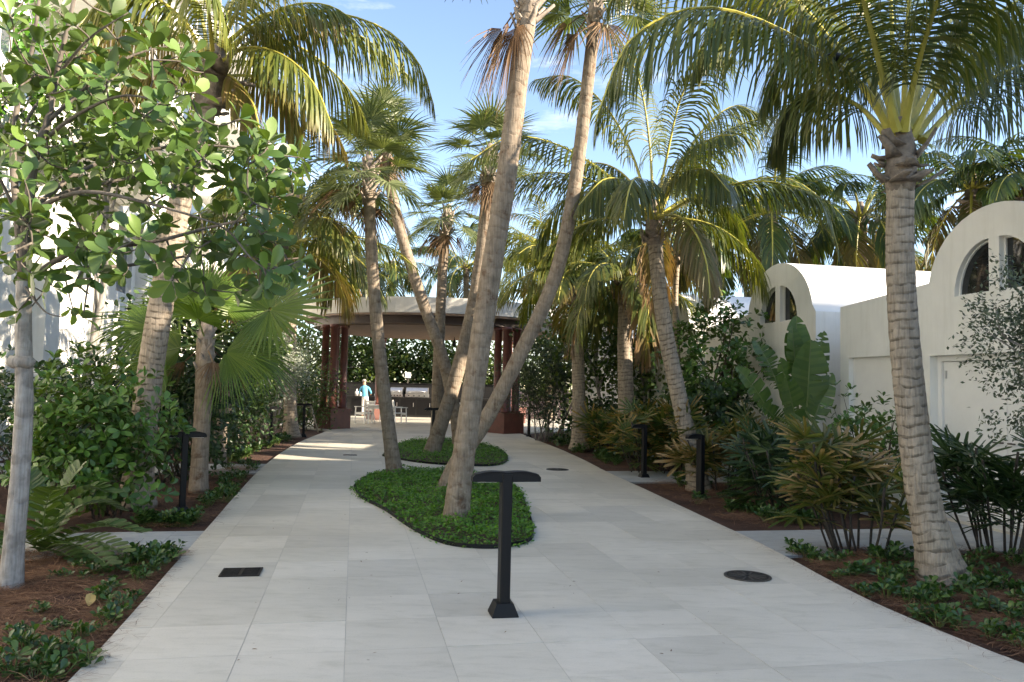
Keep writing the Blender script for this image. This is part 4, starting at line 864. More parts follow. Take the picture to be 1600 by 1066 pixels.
# ------------------------------------------------------------------ drains and covers
def round_cover(label, px, py, r):
    g = G(px, py); t = thing('manhole_cover', label, 'drain', (g[0], g[1], .003), 'round iron covers set in the walk'); o = np.zeros(3)
    mb = MB(); ring(mb, o, r * .9, r, -.002, .006, 40); mb.build('rim', 'iron_rim', t); mb = MB(); ring(mb, o, .0005, r * .885, -.002, .004, 36, inner=False); c = mb.build('lid', 'iron', t)
    for i in range(6):
        a = math.pi * i / 6; d = np.array((math.cos(a), math.sin(a), 0)); n = np.array((-d[1], d[0], 0)) * .008; q = [d * r * .8 + n, d * r * .8 - n, -d * r * .8 - n, -d * r * .8 + n]
        mb = MB(); mb.add([tuple(p + UP * .0075) for p in q], [(3, 2, 1, 0)]); mb.add([tuple(p + UP * z) for z in (.004, .0075) for p in q], [(i_, (i_ + 1) % 4, (i_ + 1) % 4 + 4, i_ + 4) for i_ in range(4)]); mb.build('rib', 'iron_rim', c)
round_cover('round iron cover at the front right of the walk', 1168, 901, .20); round_cover('smaller round iron cover near the first planted island', 871, 734, .22)
def grate(label, px, py, w_, d_, nb):
    g = G(px, py); t = thing('drain_grate', label, 'drain', (g[0], g[1], .002), 'iron drain grates in the walk', ROTZ)
    mb = MB(); mb.box((-w_ / 2 + .02, -d_ / 2 + .02, 0), (w_ / 2 - .02, d_ / 2 - .02, .0025)); mb.build('pit', 'black_metal', t)
    mb = MB()
    for x0, y0, x1, y1 in ((-w_ / 2, -d_ / 2, w_ / 2, -d_ / 2 + .018), (-w_ / 2, d_ / 2 - .018, w_ / 2, d_ / 2), (-w_ / 2, -d_ / 2 + .018, -w_ / 2 + .018, d_ / 2 - .018), (w_ / 2 - .018, -d_ / 2 + .018, w_ / 2, d_ / 2 - .018), (-.012, -d_ / 2 + .018, .012, d_ / 2 - .018)): mb.box((x0, y0, 0), (x1, y1, .009))
    mb.build('frame', 'iron', t)
    for i in range(nb):
        y = -d_ / 2 + .03 + (d_ - .06) * (i + .5) / nb; mb = MB(); mb.box((-w_ / 2 + .02, y - .006, .0028), (w_ / 2 - .02, y + .006, .0075)); mb.build('bar', 'iron', t)
grate('square iron drain grate in the sun at the front left of walk', 377, 895, .32, .28, 7); grate('narrow slot drain farther along the left of the walk', 547, 711.5, .30, .12, 3)
# ------------------------------------------------------------------ planted islands with ground cover
def inside(p, q):
    c = False
    for i in range(len(q)):
        a, b_ = q[i - 1], q[i]
        if (a[1] > p[1]) != (b_[1] > p[1]) and p[0] < (b_[0] - a[0]) * (p[1] - a[1]) / (b_[1] - a[1]) + a[0]: c = not c
    return c
def island(px, seed, n, lab):
    rng = np.random.default_rng(seed); pts = catmull([G(*q) for q in px] + [G(*px[0])], 70)[:-1]; poly2 = [(p[0], p[1]) for p in pts]; cx, cy_ = np.mean([p[0] for p in pts]), np.mean([p[1] for p in pts])
    mb = MB(); prism(mb, poly2, .001, .012); tag(mb.build('planting_soil', 'soil'), 'dark soil of ' + lab, kind='structure')
    mb = MB(); k = len(poly2); out = [np.array((cx, cy_)) + (np.array(p) - (cx, cy_)) * (1 + .012 / np.linalg.norm(np.array(p) - (cx, cy_))) for p in poly2]
    mb.add([(*p, .001) for p in out] + [(*p, .042) for p in out] + [(*p, .042) for p in poly2] + [(*p, .001) for p in poly2], [(i + a * k, (i + 1) % k + a * k, (i + 1) % k + (a + 1) * k, i + (a + 1) * k) for a in range(3) for i in range(k)])
    tag(mb.build('edging', 'black_metal'), 'thin black edging round ' + lab, 'edging', 'black edging of the planted islands')
    x0, x1 = min(p[0] for p in poly2), max(p[0] for p in poly2); y0, y1 = min(p[1] for p in poly2), max(p[1] for p in poly2); pos = []
    P2 = np.array(poly2)
    while len(pos) < n:
        p = (rng.uniform(x0, x1), rng.uniform(y0, y1)); dm = np.min(np.hypot(P2[:, 0] - p[0], P2[:, 1] - p[1])); ins = inside(p, poly2)
        if not ins and (dm > .12 or rng.random() < dm * 9 or p[1] < cy_ - .3 and p[0] < cx + .5 and rng.random() < .75): continue
        h = (.03 + .10 * min(dm / .3, 1) + .05 * math.sin(p[0] * 7 + math.sin(p[1] * 3)) * math.sin(p[1] * 5.3) if ins else .02); pos.append((p[0], p[1], max(.018, h * rng.uniform(.35, 1.12))))
    pos = np.array(pos); d = unit_rows(rng.normal(size=(n, 3)) * np.array((1, 1, .35)) + np.array((0, 0, .25))); nn = unit_rows(rng.normal(size=(n, 3)) * .45 + UP); v, f = cloud(T_DIA, pos, d, nn, rng.uniform(.02, .056, n), np.full(n, 1.15))
    tag(link('ground_cover', tri_mesh('ground_cover', v, f, ['cover'])), 'low bright green ground cover filling ' + lab, 'ground cover', kind='stuff')
island([(553, 762), (575, 746), (612, 739), (690, 739), (760, 746), (806, 764), (822, 795), (833, 838), (800, 854), (745, 857), (690, 849), (642, 826), (602, 798), (566, 779)], 3, 26000, 'the front planted island')
island([(598, 713), (618, 698), (650, 690), (720, 691), (775, 702), (793, 717), (772, 728), (700, 727), (645, 722)], 5, 16000, 'the rear planted island')
# ------------------------------------------------------------------ bird on the near palm
g = P(1311, 92, 6.7); t = thing('bird', 'black bird perched on a frond stalk of the nearest right palm', 'bird', g)
J = [((-.10, 0, -.005), .012, .02), ((-.05, 0, 0), .034, .036), ((.01, 0, .008), .042, .045), ((.06, 0, .022), .026, .028), ((.085, 0, .034), .024, .024), ((.105, 0, .034), .011, .011), ((.13, 0, .03), .004, .004)]
me = skin_mesh(J, [(i, i + 1) for i in range(6)], 'body', 2, 2); me.materials.clear(); me.materials.append(MATS['bird']); [setattr(p, 'use_smooth', True) for p in me.polygons]; o = link('body', me, t)
mb = MB(); mb.add([(-.09, -.012, 0), (-.09, .012, 0), (-.22, .028, -.02), (-.22, -.028, -.02), (-.09, -.012, .008), (-.09, .012, .008), (-.22, .028, -.014), (-.22, -.028, -.014)], [(0, 1, 2, 3), (7, 6, 5, 4), (0, 4, 5, 1), (2, 6, 7, 3), (1, 5, 6, 2), (3, 7, 4, 0)]); mb.build('tail', 'bird', t)
for sg in (-1, 1):
    mb = MB(); mb.tube([(.01, sg * .012, -.03), (.015, sg * .014, -.075)], .003, 5); mb.build('leg', 'iron', t)
t.rotation_euler = (0, R(8), R(200))
# ------------------------------------------------------------------ palms
def ctrl(*q): return [P(a, b_, c) for a, b_, c in q]
def FR(d, *q): return [P(a, b_, d + c) for a, b_, c in q]
d = G(1472, 903)[1]
near_fronds = [FR(d, *q) for q in (
    ((1398, 222, 0), (1345, 130, -.1), (1210, 42, -.4), (1090, 12, -.7), (985, 62, -.9), (930, 190, -1.0)),
    ((1395, 212, 0), (1330, 110, .1), (1245, 0, .2), (1130, -80, .4), (1010, -70, .6), (950, 10, .7)),
    ((1412, 200, 0), (1416, 80, -.1), (1425, -60, -.3), (1440, -200, -.6), (1480, -300, -.9)),
    ((1425, 215, 0), (1482, 100, -.2), (1525, 0, -.4), (1590, -90, -.7), (1680, -110, -1), (1760, -20, -1.2)),
    ((1442, 220, 0), (1500, 160, .2), (1570, 112, .4), (1650, 100, .5), (1730, 160, .6)),
    ((1388, 215, .1), (1340, 165, .5), (1275, 140, .9), (1230, 170, 1.2), (1205, 235, 1.4)),
    ((1430, 215, .1), (1480, 150, .6), (1545, 70, 1.1), (1610, 40, 1.5), (1680, 70, 1.8)),
    ((1402, 200, .2), (1370, 60, .8), (1300, -40, 1.5), (1200, -60, 2.2), (1100, 0, 2.8)),
    ((1400, 205, -.1), (1372, 90, -.4), (1340, -30, -.8), (1290, -150, -1.1), (1210, -220, -1.4)),
    ((1420, 205, .2), (1450, 90, .9), (1500, 20, 1.6), (1560, 20, 2.2), (1610, 70, 2.6)),
    ((1405, 205, .2), (1395, 80, .9), (1390, -30, 1.6), (1380, -100, 2.4)),
    ((1412, 205, -.1), (1440, 80, -.5), (1490, -60, -1.0), (1560, -160, -1.5)),
    ((1395, 210, .1), (1360, 130, .4), (1320, 75, .7), (1265, 60, 1.1), (1215, 100, 1.5), (1190, 170, 1.8)),
    ((1418, 205, 0), (1470, 110, .3), (1560, 20, .5), (1660, -20, .7), (1760, 40, .8)),
    ((1403, 205, .05), (1360, 95, .3), (1290, 15, .5), (1200, -10, .8), (1120, 30, 1.0), (1080, 120, 1.2)))]
coconut('nearest coconut palm leaning in the right bed with ringed trunk', ctrl((1474, 906, d), (1462, 860, d), (1440, 760, d + .02), (1424, 640, d + .03), (1411, 500, d + .03), (1406, 380, d + .02), (1408, 262, d)), .150, 1, near_fronds, 0, 2.6, 104, .76, .82, leaf='coco', wid=.0165, rr=.042, flare=1.62, bootn=16, neck=.88, lift=-.35)
d = G(1080, 762)[1]
mid_fronds = [FR(d, *q) for q in (
    ((1010, 335, 0), (962, 284, -.3), (880, 230, -.8), (800, 214, -1.2), (735, 250, -1.5)),
    ((1038, 335, 0), (1090, 308, -.2), (1150, 287, -.4), (1225, 278, -.7), (1285, 315, -.9), (1310, 390, -1.0)),
    ((1030, 320, 0), (1065, 255, .2), (1105, 195, .4), (1150, 165, .6), (1195, 185, .8)),
    ((1020, 310, 0), (1015, 225, .1), (1003, 145, .3), (980, 80, .6), (950, 40, .9)),
    ((1012, 315, 0), (985, 235, .2), (945, 165, .4), (890, 120, .6), (835, 125, .9)),
    ((1028, 315, 0), (1045, 230, -.3), (1065, 150, -.6), (1100, 95, -1.0), (1145, 90, -1.4)),
    ((1008, 335, .1), (965, 310, .6), (915, 300, 1.1), (865, 330, 1.6), (840, 390, 1.9)),
    ((1032, 335, .1), (1075, 310, .7), (1125, 320, 1.3), (1160, 370, 1.7)),
    ((1015, 330, -.1), (985, 290, -.7), (945, 280, -1.3), (905, 320, -1.9)),
    ((1028, 325, -.1), (1065, 275, -.8), (1105, 265, -1.5), (1140, 300, -2.0)))]
coconut('coconut palm leaning left over the right edge of the walk', ctrl((1092, 768, d), (1083, 715, d), (1065, 640, d), (1040, 520, d), (1028, 430, d), (1022, 360, d)), .15, 2, mid_fronds, 12, 2.7, 76, .78, .72, leaf='coco', bend=(60, 95), wid=.021, elr=(0, 80), lift=-.12)
d = 10.0
left_fronds = [FR(d, *q) for q in (
    ((350, 72, 0), (415, 22, -.1), (510, 18, -.2), (600, 45, -.3), (655, 100, -.4), (678, 165, -.4)),
    ((352, 80, 0), (400, 45, .2), (480, 28, .5), (570, 60, .8), (640, 120, 1.0)),
    ((342, 100, 0), (385, 75, -.3), (440, 85, -.6), (490, 130, -.8), (520, 200, -.9)),
    ((325, 80, 0), (310, 10, -.1), (270, -60, -.3), (210, -90, -.5), (150, -50, -.7)),
    ((320, 90, 0), (285, 30, -.2), (225, -10, -.4), (160, 0, -.6), (110, 60, -.8)),
    ((318, 100, 0), (280, 55, .2), (225, 30, .4), (165, 50, .7), (120, 110, .9)),
    ((335, 70, 0), (340, -20, 0), (350, -120, -.2), (380, -200, -.4)),
    ((342, 72, 0), (365, 0, .2), (405, -70, .5), (470, -100, .8), (540, -70, 1.1)),
    ((345, 72, -.1), (375, 10, -.5), (420, -40, -1.0), (490, -50, -1.5)),
    ((340, 105, 0), (375, 95, .5), (420, 110, 1.0), (455, 160, 1.4), (470, 230, 1.6)),
    ((322, 105, -.1), (270, 95, -.3), (210, 115, -.5), (165, 180, -.6)),
    ((345, 95, .1), (410, 60, .6), (480, 80, 1.1), (545, 140, 1.5), (575, 200, 1.8)),
    ((340, 110, 0), (368, 125, -.1), (395, 160, -.2), (408, 215, -.2)))]
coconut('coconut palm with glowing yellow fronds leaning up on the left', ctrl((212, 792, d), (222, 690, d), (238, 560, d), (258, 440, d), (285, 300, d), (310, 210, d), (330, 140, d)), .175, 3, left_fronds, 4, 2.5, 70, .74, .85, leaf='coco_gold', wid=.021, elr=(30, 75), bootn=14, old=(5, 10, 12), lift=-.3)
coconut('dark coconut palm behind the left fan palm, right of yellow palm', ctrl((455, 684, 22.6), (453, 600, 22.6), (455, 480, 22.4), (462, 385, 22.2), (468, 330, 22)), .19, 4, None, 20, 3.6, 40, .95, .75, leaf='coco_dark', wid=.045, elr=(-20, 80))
coconut('coconut palm between the yellow palm and the front cabbage palm', ctrl((338, 722, 15.5), (358, 610, 15.5), (398, 480, 15.4), (440, 392, 15.3)), .13, 44, None, 18, 2.7, 40, .75, .7, leaf='coco', wid=.035, elr=(-15, 80))
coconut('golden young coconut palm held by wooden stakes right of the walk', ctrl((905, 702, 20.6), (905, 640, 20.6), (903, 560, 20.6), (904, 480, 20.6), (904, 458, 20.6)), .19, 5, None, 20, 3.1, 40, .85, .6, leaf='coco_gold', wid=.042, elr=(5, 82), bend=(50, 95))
coconut('coconut palm with ringed trunk between the staked and leaning palms', ctrl((980, 700, 19.0), (978, 620, 19.0), (976, 530, 19.0), (978, 455, 19.0)), .21, 6, None, 18, 2.7, 38, .8, .75, leaf='coco', wid=.04, elr=(-15, 80))
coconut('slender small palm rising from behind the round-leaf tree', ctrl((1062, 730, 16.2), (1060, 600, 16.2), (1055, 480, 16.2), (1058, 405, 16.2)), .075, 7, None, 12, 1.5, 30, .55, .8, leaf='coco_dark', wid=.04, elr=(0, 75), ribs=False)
# palms beyond the cabanas and the pavilion
far = [('windblown coconut palm rising behind the arched cabana roof', 1205, 345, 23, .2, 11, 3.4, 'coco_dark'), ('coconut palm behind the white roof, left of the nearest palm trunk', 1345, 350, 24, .2, 12, 3.3, 'coco_dark'),
       ('coconut palm behind the white roof next to the nearest palm trunk', 1372, 400, 27, .2, 13, 3.0, 'coco'), ('dark coconut palm beyond the roof right of the nearest trunk', 1520, 310, 20, .2, 14, 2.9, 'coco_dark'),
       ('coconut palm at the right edge behind the arched roof', 1612, 300, 19, .2, 15, 2.4, 'coco_dark'), ('small far coconut palm above the left pavilion roof', 612, 425, 47, .2, 16, 3.8, 'coco_dark'),
       ('far coconut palm above the middle of the pavilion roof', 728, 425, 46, .2, 17, 3.6, 'coco_dark'), ('far coconut palm above the right end of pavilion roof', 850, 405, 40, .22, 18, 4.4, 'coco_gold'),
       ('coconut palm beyond the cabanas left of the arched roof', 1118, 395, 28, .2, 19, 3.0, 'coco_dark'), ('far coconut palm above the left end of pavilion roof', 538, 440, 44, .2, 20, 3.6, 'coco')]
for lab, px, py, dd, r_, sd_, ln, lf in far:
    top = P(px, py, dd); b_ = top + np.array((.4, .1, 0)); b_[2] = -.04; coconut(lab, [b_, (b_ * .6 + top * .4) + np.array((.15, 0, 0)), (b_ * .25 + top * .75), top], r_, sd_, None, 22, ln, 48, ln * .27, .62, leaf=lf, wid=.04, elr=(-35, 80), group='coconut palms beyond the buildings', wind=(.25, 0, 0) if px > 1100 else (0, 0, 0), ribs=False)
# ------------------------------------------------------------------ cabbage palms of the islands
d = G(712, 818)[1]
sabal('thick leaning cabbage palm at the front of the near island', ctrl((712, 826, d), (718, 760, d), (738, 620, d), (765, 440, d + .02), (792, 270, d + .03), (812, 110, d + .05), (827, 2, d + .05)), .138, 21, 18, .7, .85, 4, elmin=30, flare=1.3, r1=.86, deaddirs=[(-.5, -.1, -.8), (-.42, .1, -.9), (-.36, -.3, -.95), (-.6, .2, -.6)])
d = G(692, 772)[1]
sabal('slanting cabbage palm crossing behind the thick trunk to the right', ctrl((690, 776, d), (715, 722, d), (757, 660, d), (812, 555, d), (868, 430, d), (898, 290, d), (917, 140, d), (930, 20, d)), .124, 22, 19, .7, .85, 4, elmin=-8, flare=1.15, r1=.75, deaddirs=[(-.9, 0, -.5), (-.6, -.2, -.8)])
d = G(617, 744)[1]
sabal('slim cabbage palm leaning left at the back of the near island', ctrl((618, 748, d), (610, 690, d), (594, 560, d), (582, 420, d), (577, 310, d), (577, 290, d)), .124, 23, 21, .66, .8, 5, flare=1.35, r1=.80, deaddirs=[(-.95, -.1, -.25), (-.9, .2, -.4), (.8, 0, -.6)])
d = G(674, 712)[1]
sabal('cabbage palm in the rear island slanting right behind the thick trunk', ctrl((672, 716, d), (690, 660, d), (708, 605, d), (735, 500, d), (752, 400, d), (762, 300, d), (764, 265, d)), .17, 24, 21, .66, .88, 6, flare=1.3)
d = G(716, 700)[1]
sabal('cabbage palm in the rear island slanting left across its neighbour', ctrl((720, 703, d), (712, 650, d), (692, 560, d), (660, 470, d), (628, 370, d), (608, 280, d), (603, 225, d)), .165, 25, 20, .68, .92, 6, r1=.8)
d = G(684, 692)[1]
sabal('upright cabbage palm farthest back in the rear island', ctrl((683, 694, d), (684, 600, d), (689, 470, d), (694, 390, d), (698, 352, d)), .18, 26, 20, .66, .9, 6, r1=.7, deaddirs=[(-.8, -.2, -.6), (-.7, .3, -.7)])
# ------------------------------------------------------------------ fan palm with big leaves by the left edge
d = G(310, 768)[1]; top = P(322, 535, d); rng = np.random.default_rng(8)
t = thing('fan_palm', 'short fan palm with huge round pleated leaves at the left edge', 'palm tree', G(310, 768))
wbuild(trunk_mesh(ctrl((310, 770, d), (313, 700, d), (318, 620, d), (321, 530, d)), .115, .125, 1.25, 12, .06, .03, .08, rng), 'trunk', 'sabal_bark', t); wbuild(boots_sabal(top - UP * .2, UP, .11, rng, 16, .12), 'leaf_base', 'boot', t)
def dirto(px, py, y): return P(px, py, y) - top
for px, py, y, pl, bl, sp, dr, ro in ((434, 480, d - .3, 1.12, 1.08, 165, .06, -1.2), (372, 568, d - .3, .42, 1.0, 75, .3, -1.25), (245, 560, d - .2, .55, 1.0, 80, .4, 1.2), (285, 455, d + .1, .62, .85, 120, .2, .9), (240, 520, d - .3, .72, .85, 110, .5, 1.0), (318, 440, d + .1, .6, .85, 100, .15, .2), (395, 500, d + .8, .8, .85, 140, .3, -.9), (360, 450, d + .8, .8, .85, 140, .2, -.6), (235, 470, d + .7, .9, .85, 140, .3, .8), (262, 560, d + .3, .5, .85, 90, .4, 1.2), (300, 480, d - .7, .5, .75, 120, .3, .3), (385, 560, d + .3, .7, .8, 120, .4, -1.0)):
    dv = dirto(px, py, y); wbuild(fan_leaf(top, dv + UP * .12, pl, bl, 40, R(sp), dr, rng, .5, .25, .012, 0, .12, ro), 'fan_leaf', ['fan_near', 'petiole'], t, False)
for i in range(4):
    az = 2.4 * i + .6; wbuild(fan_leaf(top - UP * .05, np.array((math.cos(az) * .9, math.sin(az) * .9, -.5)), .4, .45, 24, R(60), .5, rng, .3, .2), 'dead_leaf', ['dead', 'dead'], t, False)
# stakes bracing the golden palm and the left shrubs
def stake(label, a, b_, r_=.03, g=None):
    mb = MB(); mb.tube([a, b_], r_, 7, 0); o = mb.build('stake', 'stake', None, True, local=a); o.location = tuple(map(float, a)); tag(o, label, 'stake', g)
c = P(904, 612, 20.6)
for lab, px, py in (('wooden stake leaning left against the golden palm', 866, 690), ('wooden stake at the front of the golden palm', 914, 701), ('wooden stake behind left of the golden palm', 884, 690), ('wooden stake on the right of the golden palm', 926, 694)):
    g = G(px, py, -.05); stake(lab, g, c + unit(g - c) * .19 * np.array((1, 1, 0)), .035, 'stakes bracing the golden palm')
g = G(425, 692, -.05); stake('pale stake leaning right beside the silver bush', g, P(441, 620, g[1] + .2), .03); g = G(497, 676, -.05); stake('pale stake leaning left before the pavilion hedge', g, P(484, 628, g[1] + .3), .03)
# ------------------------------------------------------------------ big-leaved tree at the left front
rng = np.random.default_rng(31); g = G(18, 922, -.04); d = g[1]
t = thing('autograph_tree', 'pale-trunked tree with big round leaves at the left front', 'tree', g)
tk = ctrl((16, 926, d), (24, 830, d), (34, 710, d), (38, 610, d), (37, 540, d), (37, 440, d)); mb = MB(); tp = catmull(tk, 26); mb.tube(tp, [.082 * (1 - .33 * (i / 26) ** .6) + .02 * math.exp(-i / 1.5) for i in range(27)], 12, 0, True, 1, .035, rng); tr_ = wbuild(mb, 'trunk', 'pale_bark', t)
kn = P(36, 566, d); mb = MB(); mb.tube([kn + np.array((-.10, -.02, -.02)), kn + np.array((-.07, -.03, 0)), kn + np.array((.07, -.03, 0)), kn + np.array((.10, -.02, -.01))], [.02, .052, .052, .03], 9, 0); wbuild(mb, 'knot', 'pale_bark', tr_)
br = [(((37, 440, 0), (28, 340, .1), (20, 240, .2), (30, 150, .2), (50, 80, .1), (62, -10, 0)), .036), (((37, 440, 0), (45, 330, -.1), (55, 240, -.15), (75, 190, -.2), (88, 120, -.2), (118, -10, -.3)), .046),
      (((37, 430, 0), (80, 315, .2), (150, 290, .4), (220, 275, .5), (300, 262, .6)), .022), (((37, 440, 0), (120, 392, -.2), (230, 380, -.3), (330, 355, -.3), (420, 335, -.2)), .024), (((45, 330, -.1), (130, 300, -.4), (240, 320, -.6), (340, 350, -.7)), .02),
      (((60, 225, -.1), (120, 180, -.3), (190, 150, -.5), (260, 160, -.6)), .018), (((75, 190, -.2), (130, 140, -.2), (200, 90, -.1), (270, 70, 0)), .018), (((88, 120, -.2), (140, 60, -.4), (200, 20, -.5)), .014), (((20, 240, .2), (60, 160, .5), (110, 150, .8), (200, 160, 1.0)), .016),
      (((37, 445, 0), (55, 470, -.2), (75, 490, -.3), (110, 497, -.35)), .010), (((28, 340, .1), (0, 280, 0), (-40, 220, -.1)), .018), (((37, 435, 0), (110, 420, .3), (200, 415, .6), (300, 400, .8), (400, 400, .9)), .022), (((45, 330, -.1), (140, 260, .2), (260, 230, .4), (360, 230, .5), (430, 250, .5)), .02)]
bp_ = []
for q, r_ in br:
    pts = catmull([P(a, b_, d + c) for a, b_, c in q], 14); mb = MB(); mb.tube(pts, [r_ * (1 - .7 * i / 14) for i in range(15)], 7, 0, True, 1, .05, rng); wbuild(mb, 'branch', 'twig_bark', t); bp_ += [np.array(p) for p in pts[3:]]
bp_ = np.array(bp_); ends, dirs = [], []
zones = [(210, 330, 180, 115, 54), (340, 290, 115, 110, 46), (430, 260, 55, 60, 16), (190, 110, 130, 95, 52), (60, 110, 70, 120, 26), (90, 400, 95, 65, 28), (360, 415, 115, 50, 26), (120, 487, 30, 15, 2), (45, 280, 55, 100, 18), (240, 220, 110, 60, 30), (40, 495, 18, 18, 2)]
tg = []
for cx, cy_, rx, ry, k in zones:
    for _ in range(k):
        a = rng.uniform(0, 6.28); q = math.sqrt(rng.random()); tg.append(P(cx + rx * q * math.cos(a), cy_ + ry * q * math.sin(a), d + rng.uniform(-.75, .9)))
tg = np.array(tg); left = list(range(len(tg))); near = np.array([np.min(np.linalg.norm(bp_ - e, axis=1)) for e in tg]); par = np.array([np.argmin(np.linalg.norm(bp_ - e, axis=1)) for e in tg])
while left:                                   # twigs grow outward, each from the nearest wood already there
    i = min(left, key=lambda q: near[q]); left.remove(i); e = tg[i]; b_ = bp_[par[i]]; v = e - b_; ln_ = np.linalg.norm(v); mid = (e + b_) / 2 + rng.normal(size=3) * .05 * ln_ - UP * .06 * ln_
    pts = catmull([b_, mid, e], 6); mb = MB(); mb.tube(pts, [.0085 - .0006 * q for q in range(7)], 5, 0); wbuild(mb, 'twig', 'twig_bark', t); ends.append(e); dirs.append(unit(unit(v) + UP * .45 + rng.normal(size=3) * .4))
    for p in pts[2:6]:
        bp_ = np.vstack([bp_, p]); dd_ = np.linalg.norm(tg - p, axis=1); up_ = dd_ < near; near[up_] = dd_[up_]; par[up_] = len(bp_) - 1
split_leaves(T_OBOV, 'obov', 'clusia_tree', rosettes(ends, dirs, rng, (4, 7), (.11, .185), (30, 85), .3), t, 300)
# ------------------------------------------------------------------ left side planting
d = 8.9; c = P(146, 690, d)
leafy('round_leaf_shrub', 'dense round-leaved green shrub at the left behind the pale trunk', 'shrub', G(158, 806, -.04), (c[0], c[1], .93), (.90, .8, .93), 41, T_OBOV, 'obov', 'clusia', 680, (4, 6), (.085, .135), 300, None, 14, 'dark_bark', .012, .38, ups=.6)
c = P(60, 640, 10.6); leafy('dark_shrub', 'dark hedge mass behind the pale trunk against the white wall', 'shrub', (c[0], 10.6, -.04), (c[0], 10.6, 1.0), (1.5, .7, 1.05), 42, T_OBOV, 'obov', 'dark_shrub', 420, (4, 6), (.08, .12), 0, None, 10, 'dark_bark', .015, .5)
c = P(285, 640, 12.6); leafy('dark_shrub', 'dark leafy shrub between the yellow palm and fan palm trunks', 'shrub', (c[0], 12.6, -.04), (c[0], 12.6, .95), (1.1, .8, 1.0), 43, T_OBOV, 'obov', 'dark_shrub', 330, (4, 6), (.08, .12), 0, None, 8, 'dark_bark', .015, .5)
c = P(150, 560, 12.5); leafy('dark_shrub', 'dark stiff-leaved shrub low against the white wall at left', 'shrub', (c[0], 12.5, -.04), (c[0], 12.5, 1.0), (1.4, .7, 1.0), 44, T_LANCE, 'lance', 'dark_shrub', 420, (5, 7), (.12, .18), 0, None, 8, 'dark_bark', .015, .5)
rng = np.random.default_rng(51); g = G(62, 868, -.04); d = g[1]; t = thing('cardboard_palm', 'low cycad with stiff feathery leaves beside the pale trunk', 'cycad', g)
for q in (((62, 862, 0), (85, 800, .1), (112, 750, .2), (122, 735, .25)), ((62, 862, 0), (55, 800, .2), (48, 765, .3), (45, 745, .35)), ((62, 862, 0), (110, 800, .3), (160, 785, .5), (185, 795, .6)), ((62, 862, 0), (110, 835, -.1), (165, 822, -.2), (215, 832, -.2)), ((62, 862, 0), (105, 848, -.3), (150, 845, -.5), (190, 862, -.7)),
          ((62, 862, 0), (90, 850, -.4), (130, 855, -.7), (165, 880, -.9)), ((62, 862, 0), (30, 830, -.1), (0, 815, -.2), (-30, 830, -.3)), ((62, 862, 0), (70, 800, -.3), (80, 770, -.5), (95, 765, -.7)), ((62, 862, 0), (100, 795, -.1), (140, 765, -.1), (170, 770, -.1)), ((62, 862, 0), (40, 840, -.4), (20, 840, -.6), (0, 860, -.8)), ((62, 862, 0), (75, 835, .5), (95, 810, .9), (120, 805, 1.2)), ((62, 862, 0), (80, 860, -.3), (110, 870, -.5), (130, 890, -.6))):
    wbuild(pinnate([P(a, b_, d + c) for a, b_, c in q], 13, .165, rng), 'frond', ['zamia', 'petiole'], t, False)
c = P(414, 575, 20.4); leafy('silver_bush', 'silvery small-leaved bush on pale bare stems left of the pavilion', 'shrub', G(412, 690, -.04), (c[0], c[1], 2.0), (1.3, .9, .85), 45, T_DIA, 'dia', 'silver', 330, (28, 28), (.06, .10), 0, None, 9, 'pale_bark', .035, .5, .15, rosette=False)
c = P(372, 640, 17.6); leafy('dracaena', 'pale bare-stemmed plant with strappy leaf tufts behind left bed', 'shrub', G(365, 705, -.04), (c[0], c[1], 1.15), (.55, .4, .32), 46, T_LANCE, 'lance', 'mid_tree', 16, (14, 20), (.28, .42), 0, None, 9, 'pale_bark', .028, .3)
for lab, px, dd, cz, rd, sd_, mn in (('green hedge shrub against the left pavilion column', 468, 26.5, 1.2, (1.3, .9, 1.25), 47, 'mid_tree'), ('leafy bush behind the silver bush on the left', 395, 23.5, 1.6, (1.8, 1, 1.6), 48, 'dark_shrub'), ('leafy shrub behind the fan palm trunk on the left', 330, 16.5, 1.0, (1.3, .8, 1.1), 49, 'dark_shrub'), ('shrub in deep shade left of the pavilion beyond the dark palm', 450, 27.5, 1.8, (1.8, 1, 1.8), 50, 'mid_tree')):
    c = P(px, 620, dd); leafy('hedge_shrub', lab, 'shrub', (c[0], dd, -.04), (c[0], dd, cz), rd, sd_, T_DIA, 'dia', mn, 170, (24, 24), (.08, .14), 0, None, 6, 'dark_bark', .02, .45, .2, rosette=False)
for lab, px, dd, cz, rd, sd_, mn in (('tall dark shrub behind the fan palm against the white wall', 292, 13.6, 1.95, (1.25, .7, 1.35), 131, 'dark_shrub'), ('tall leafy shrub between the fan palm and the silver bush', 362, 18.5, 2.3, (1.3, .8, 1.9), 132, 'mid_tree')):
    c = P(px, 560, dd); leafy('hedge_shrub', lab, 'shrub', (c[0], dd, -.04), (c[0], dd, cz), rd, sd_, T_ROUND, 'round', mn, 200, (13, 13), (.10, .16), 0, None, 7, 'dark_bark', .02, .4, .2, rosette=False)
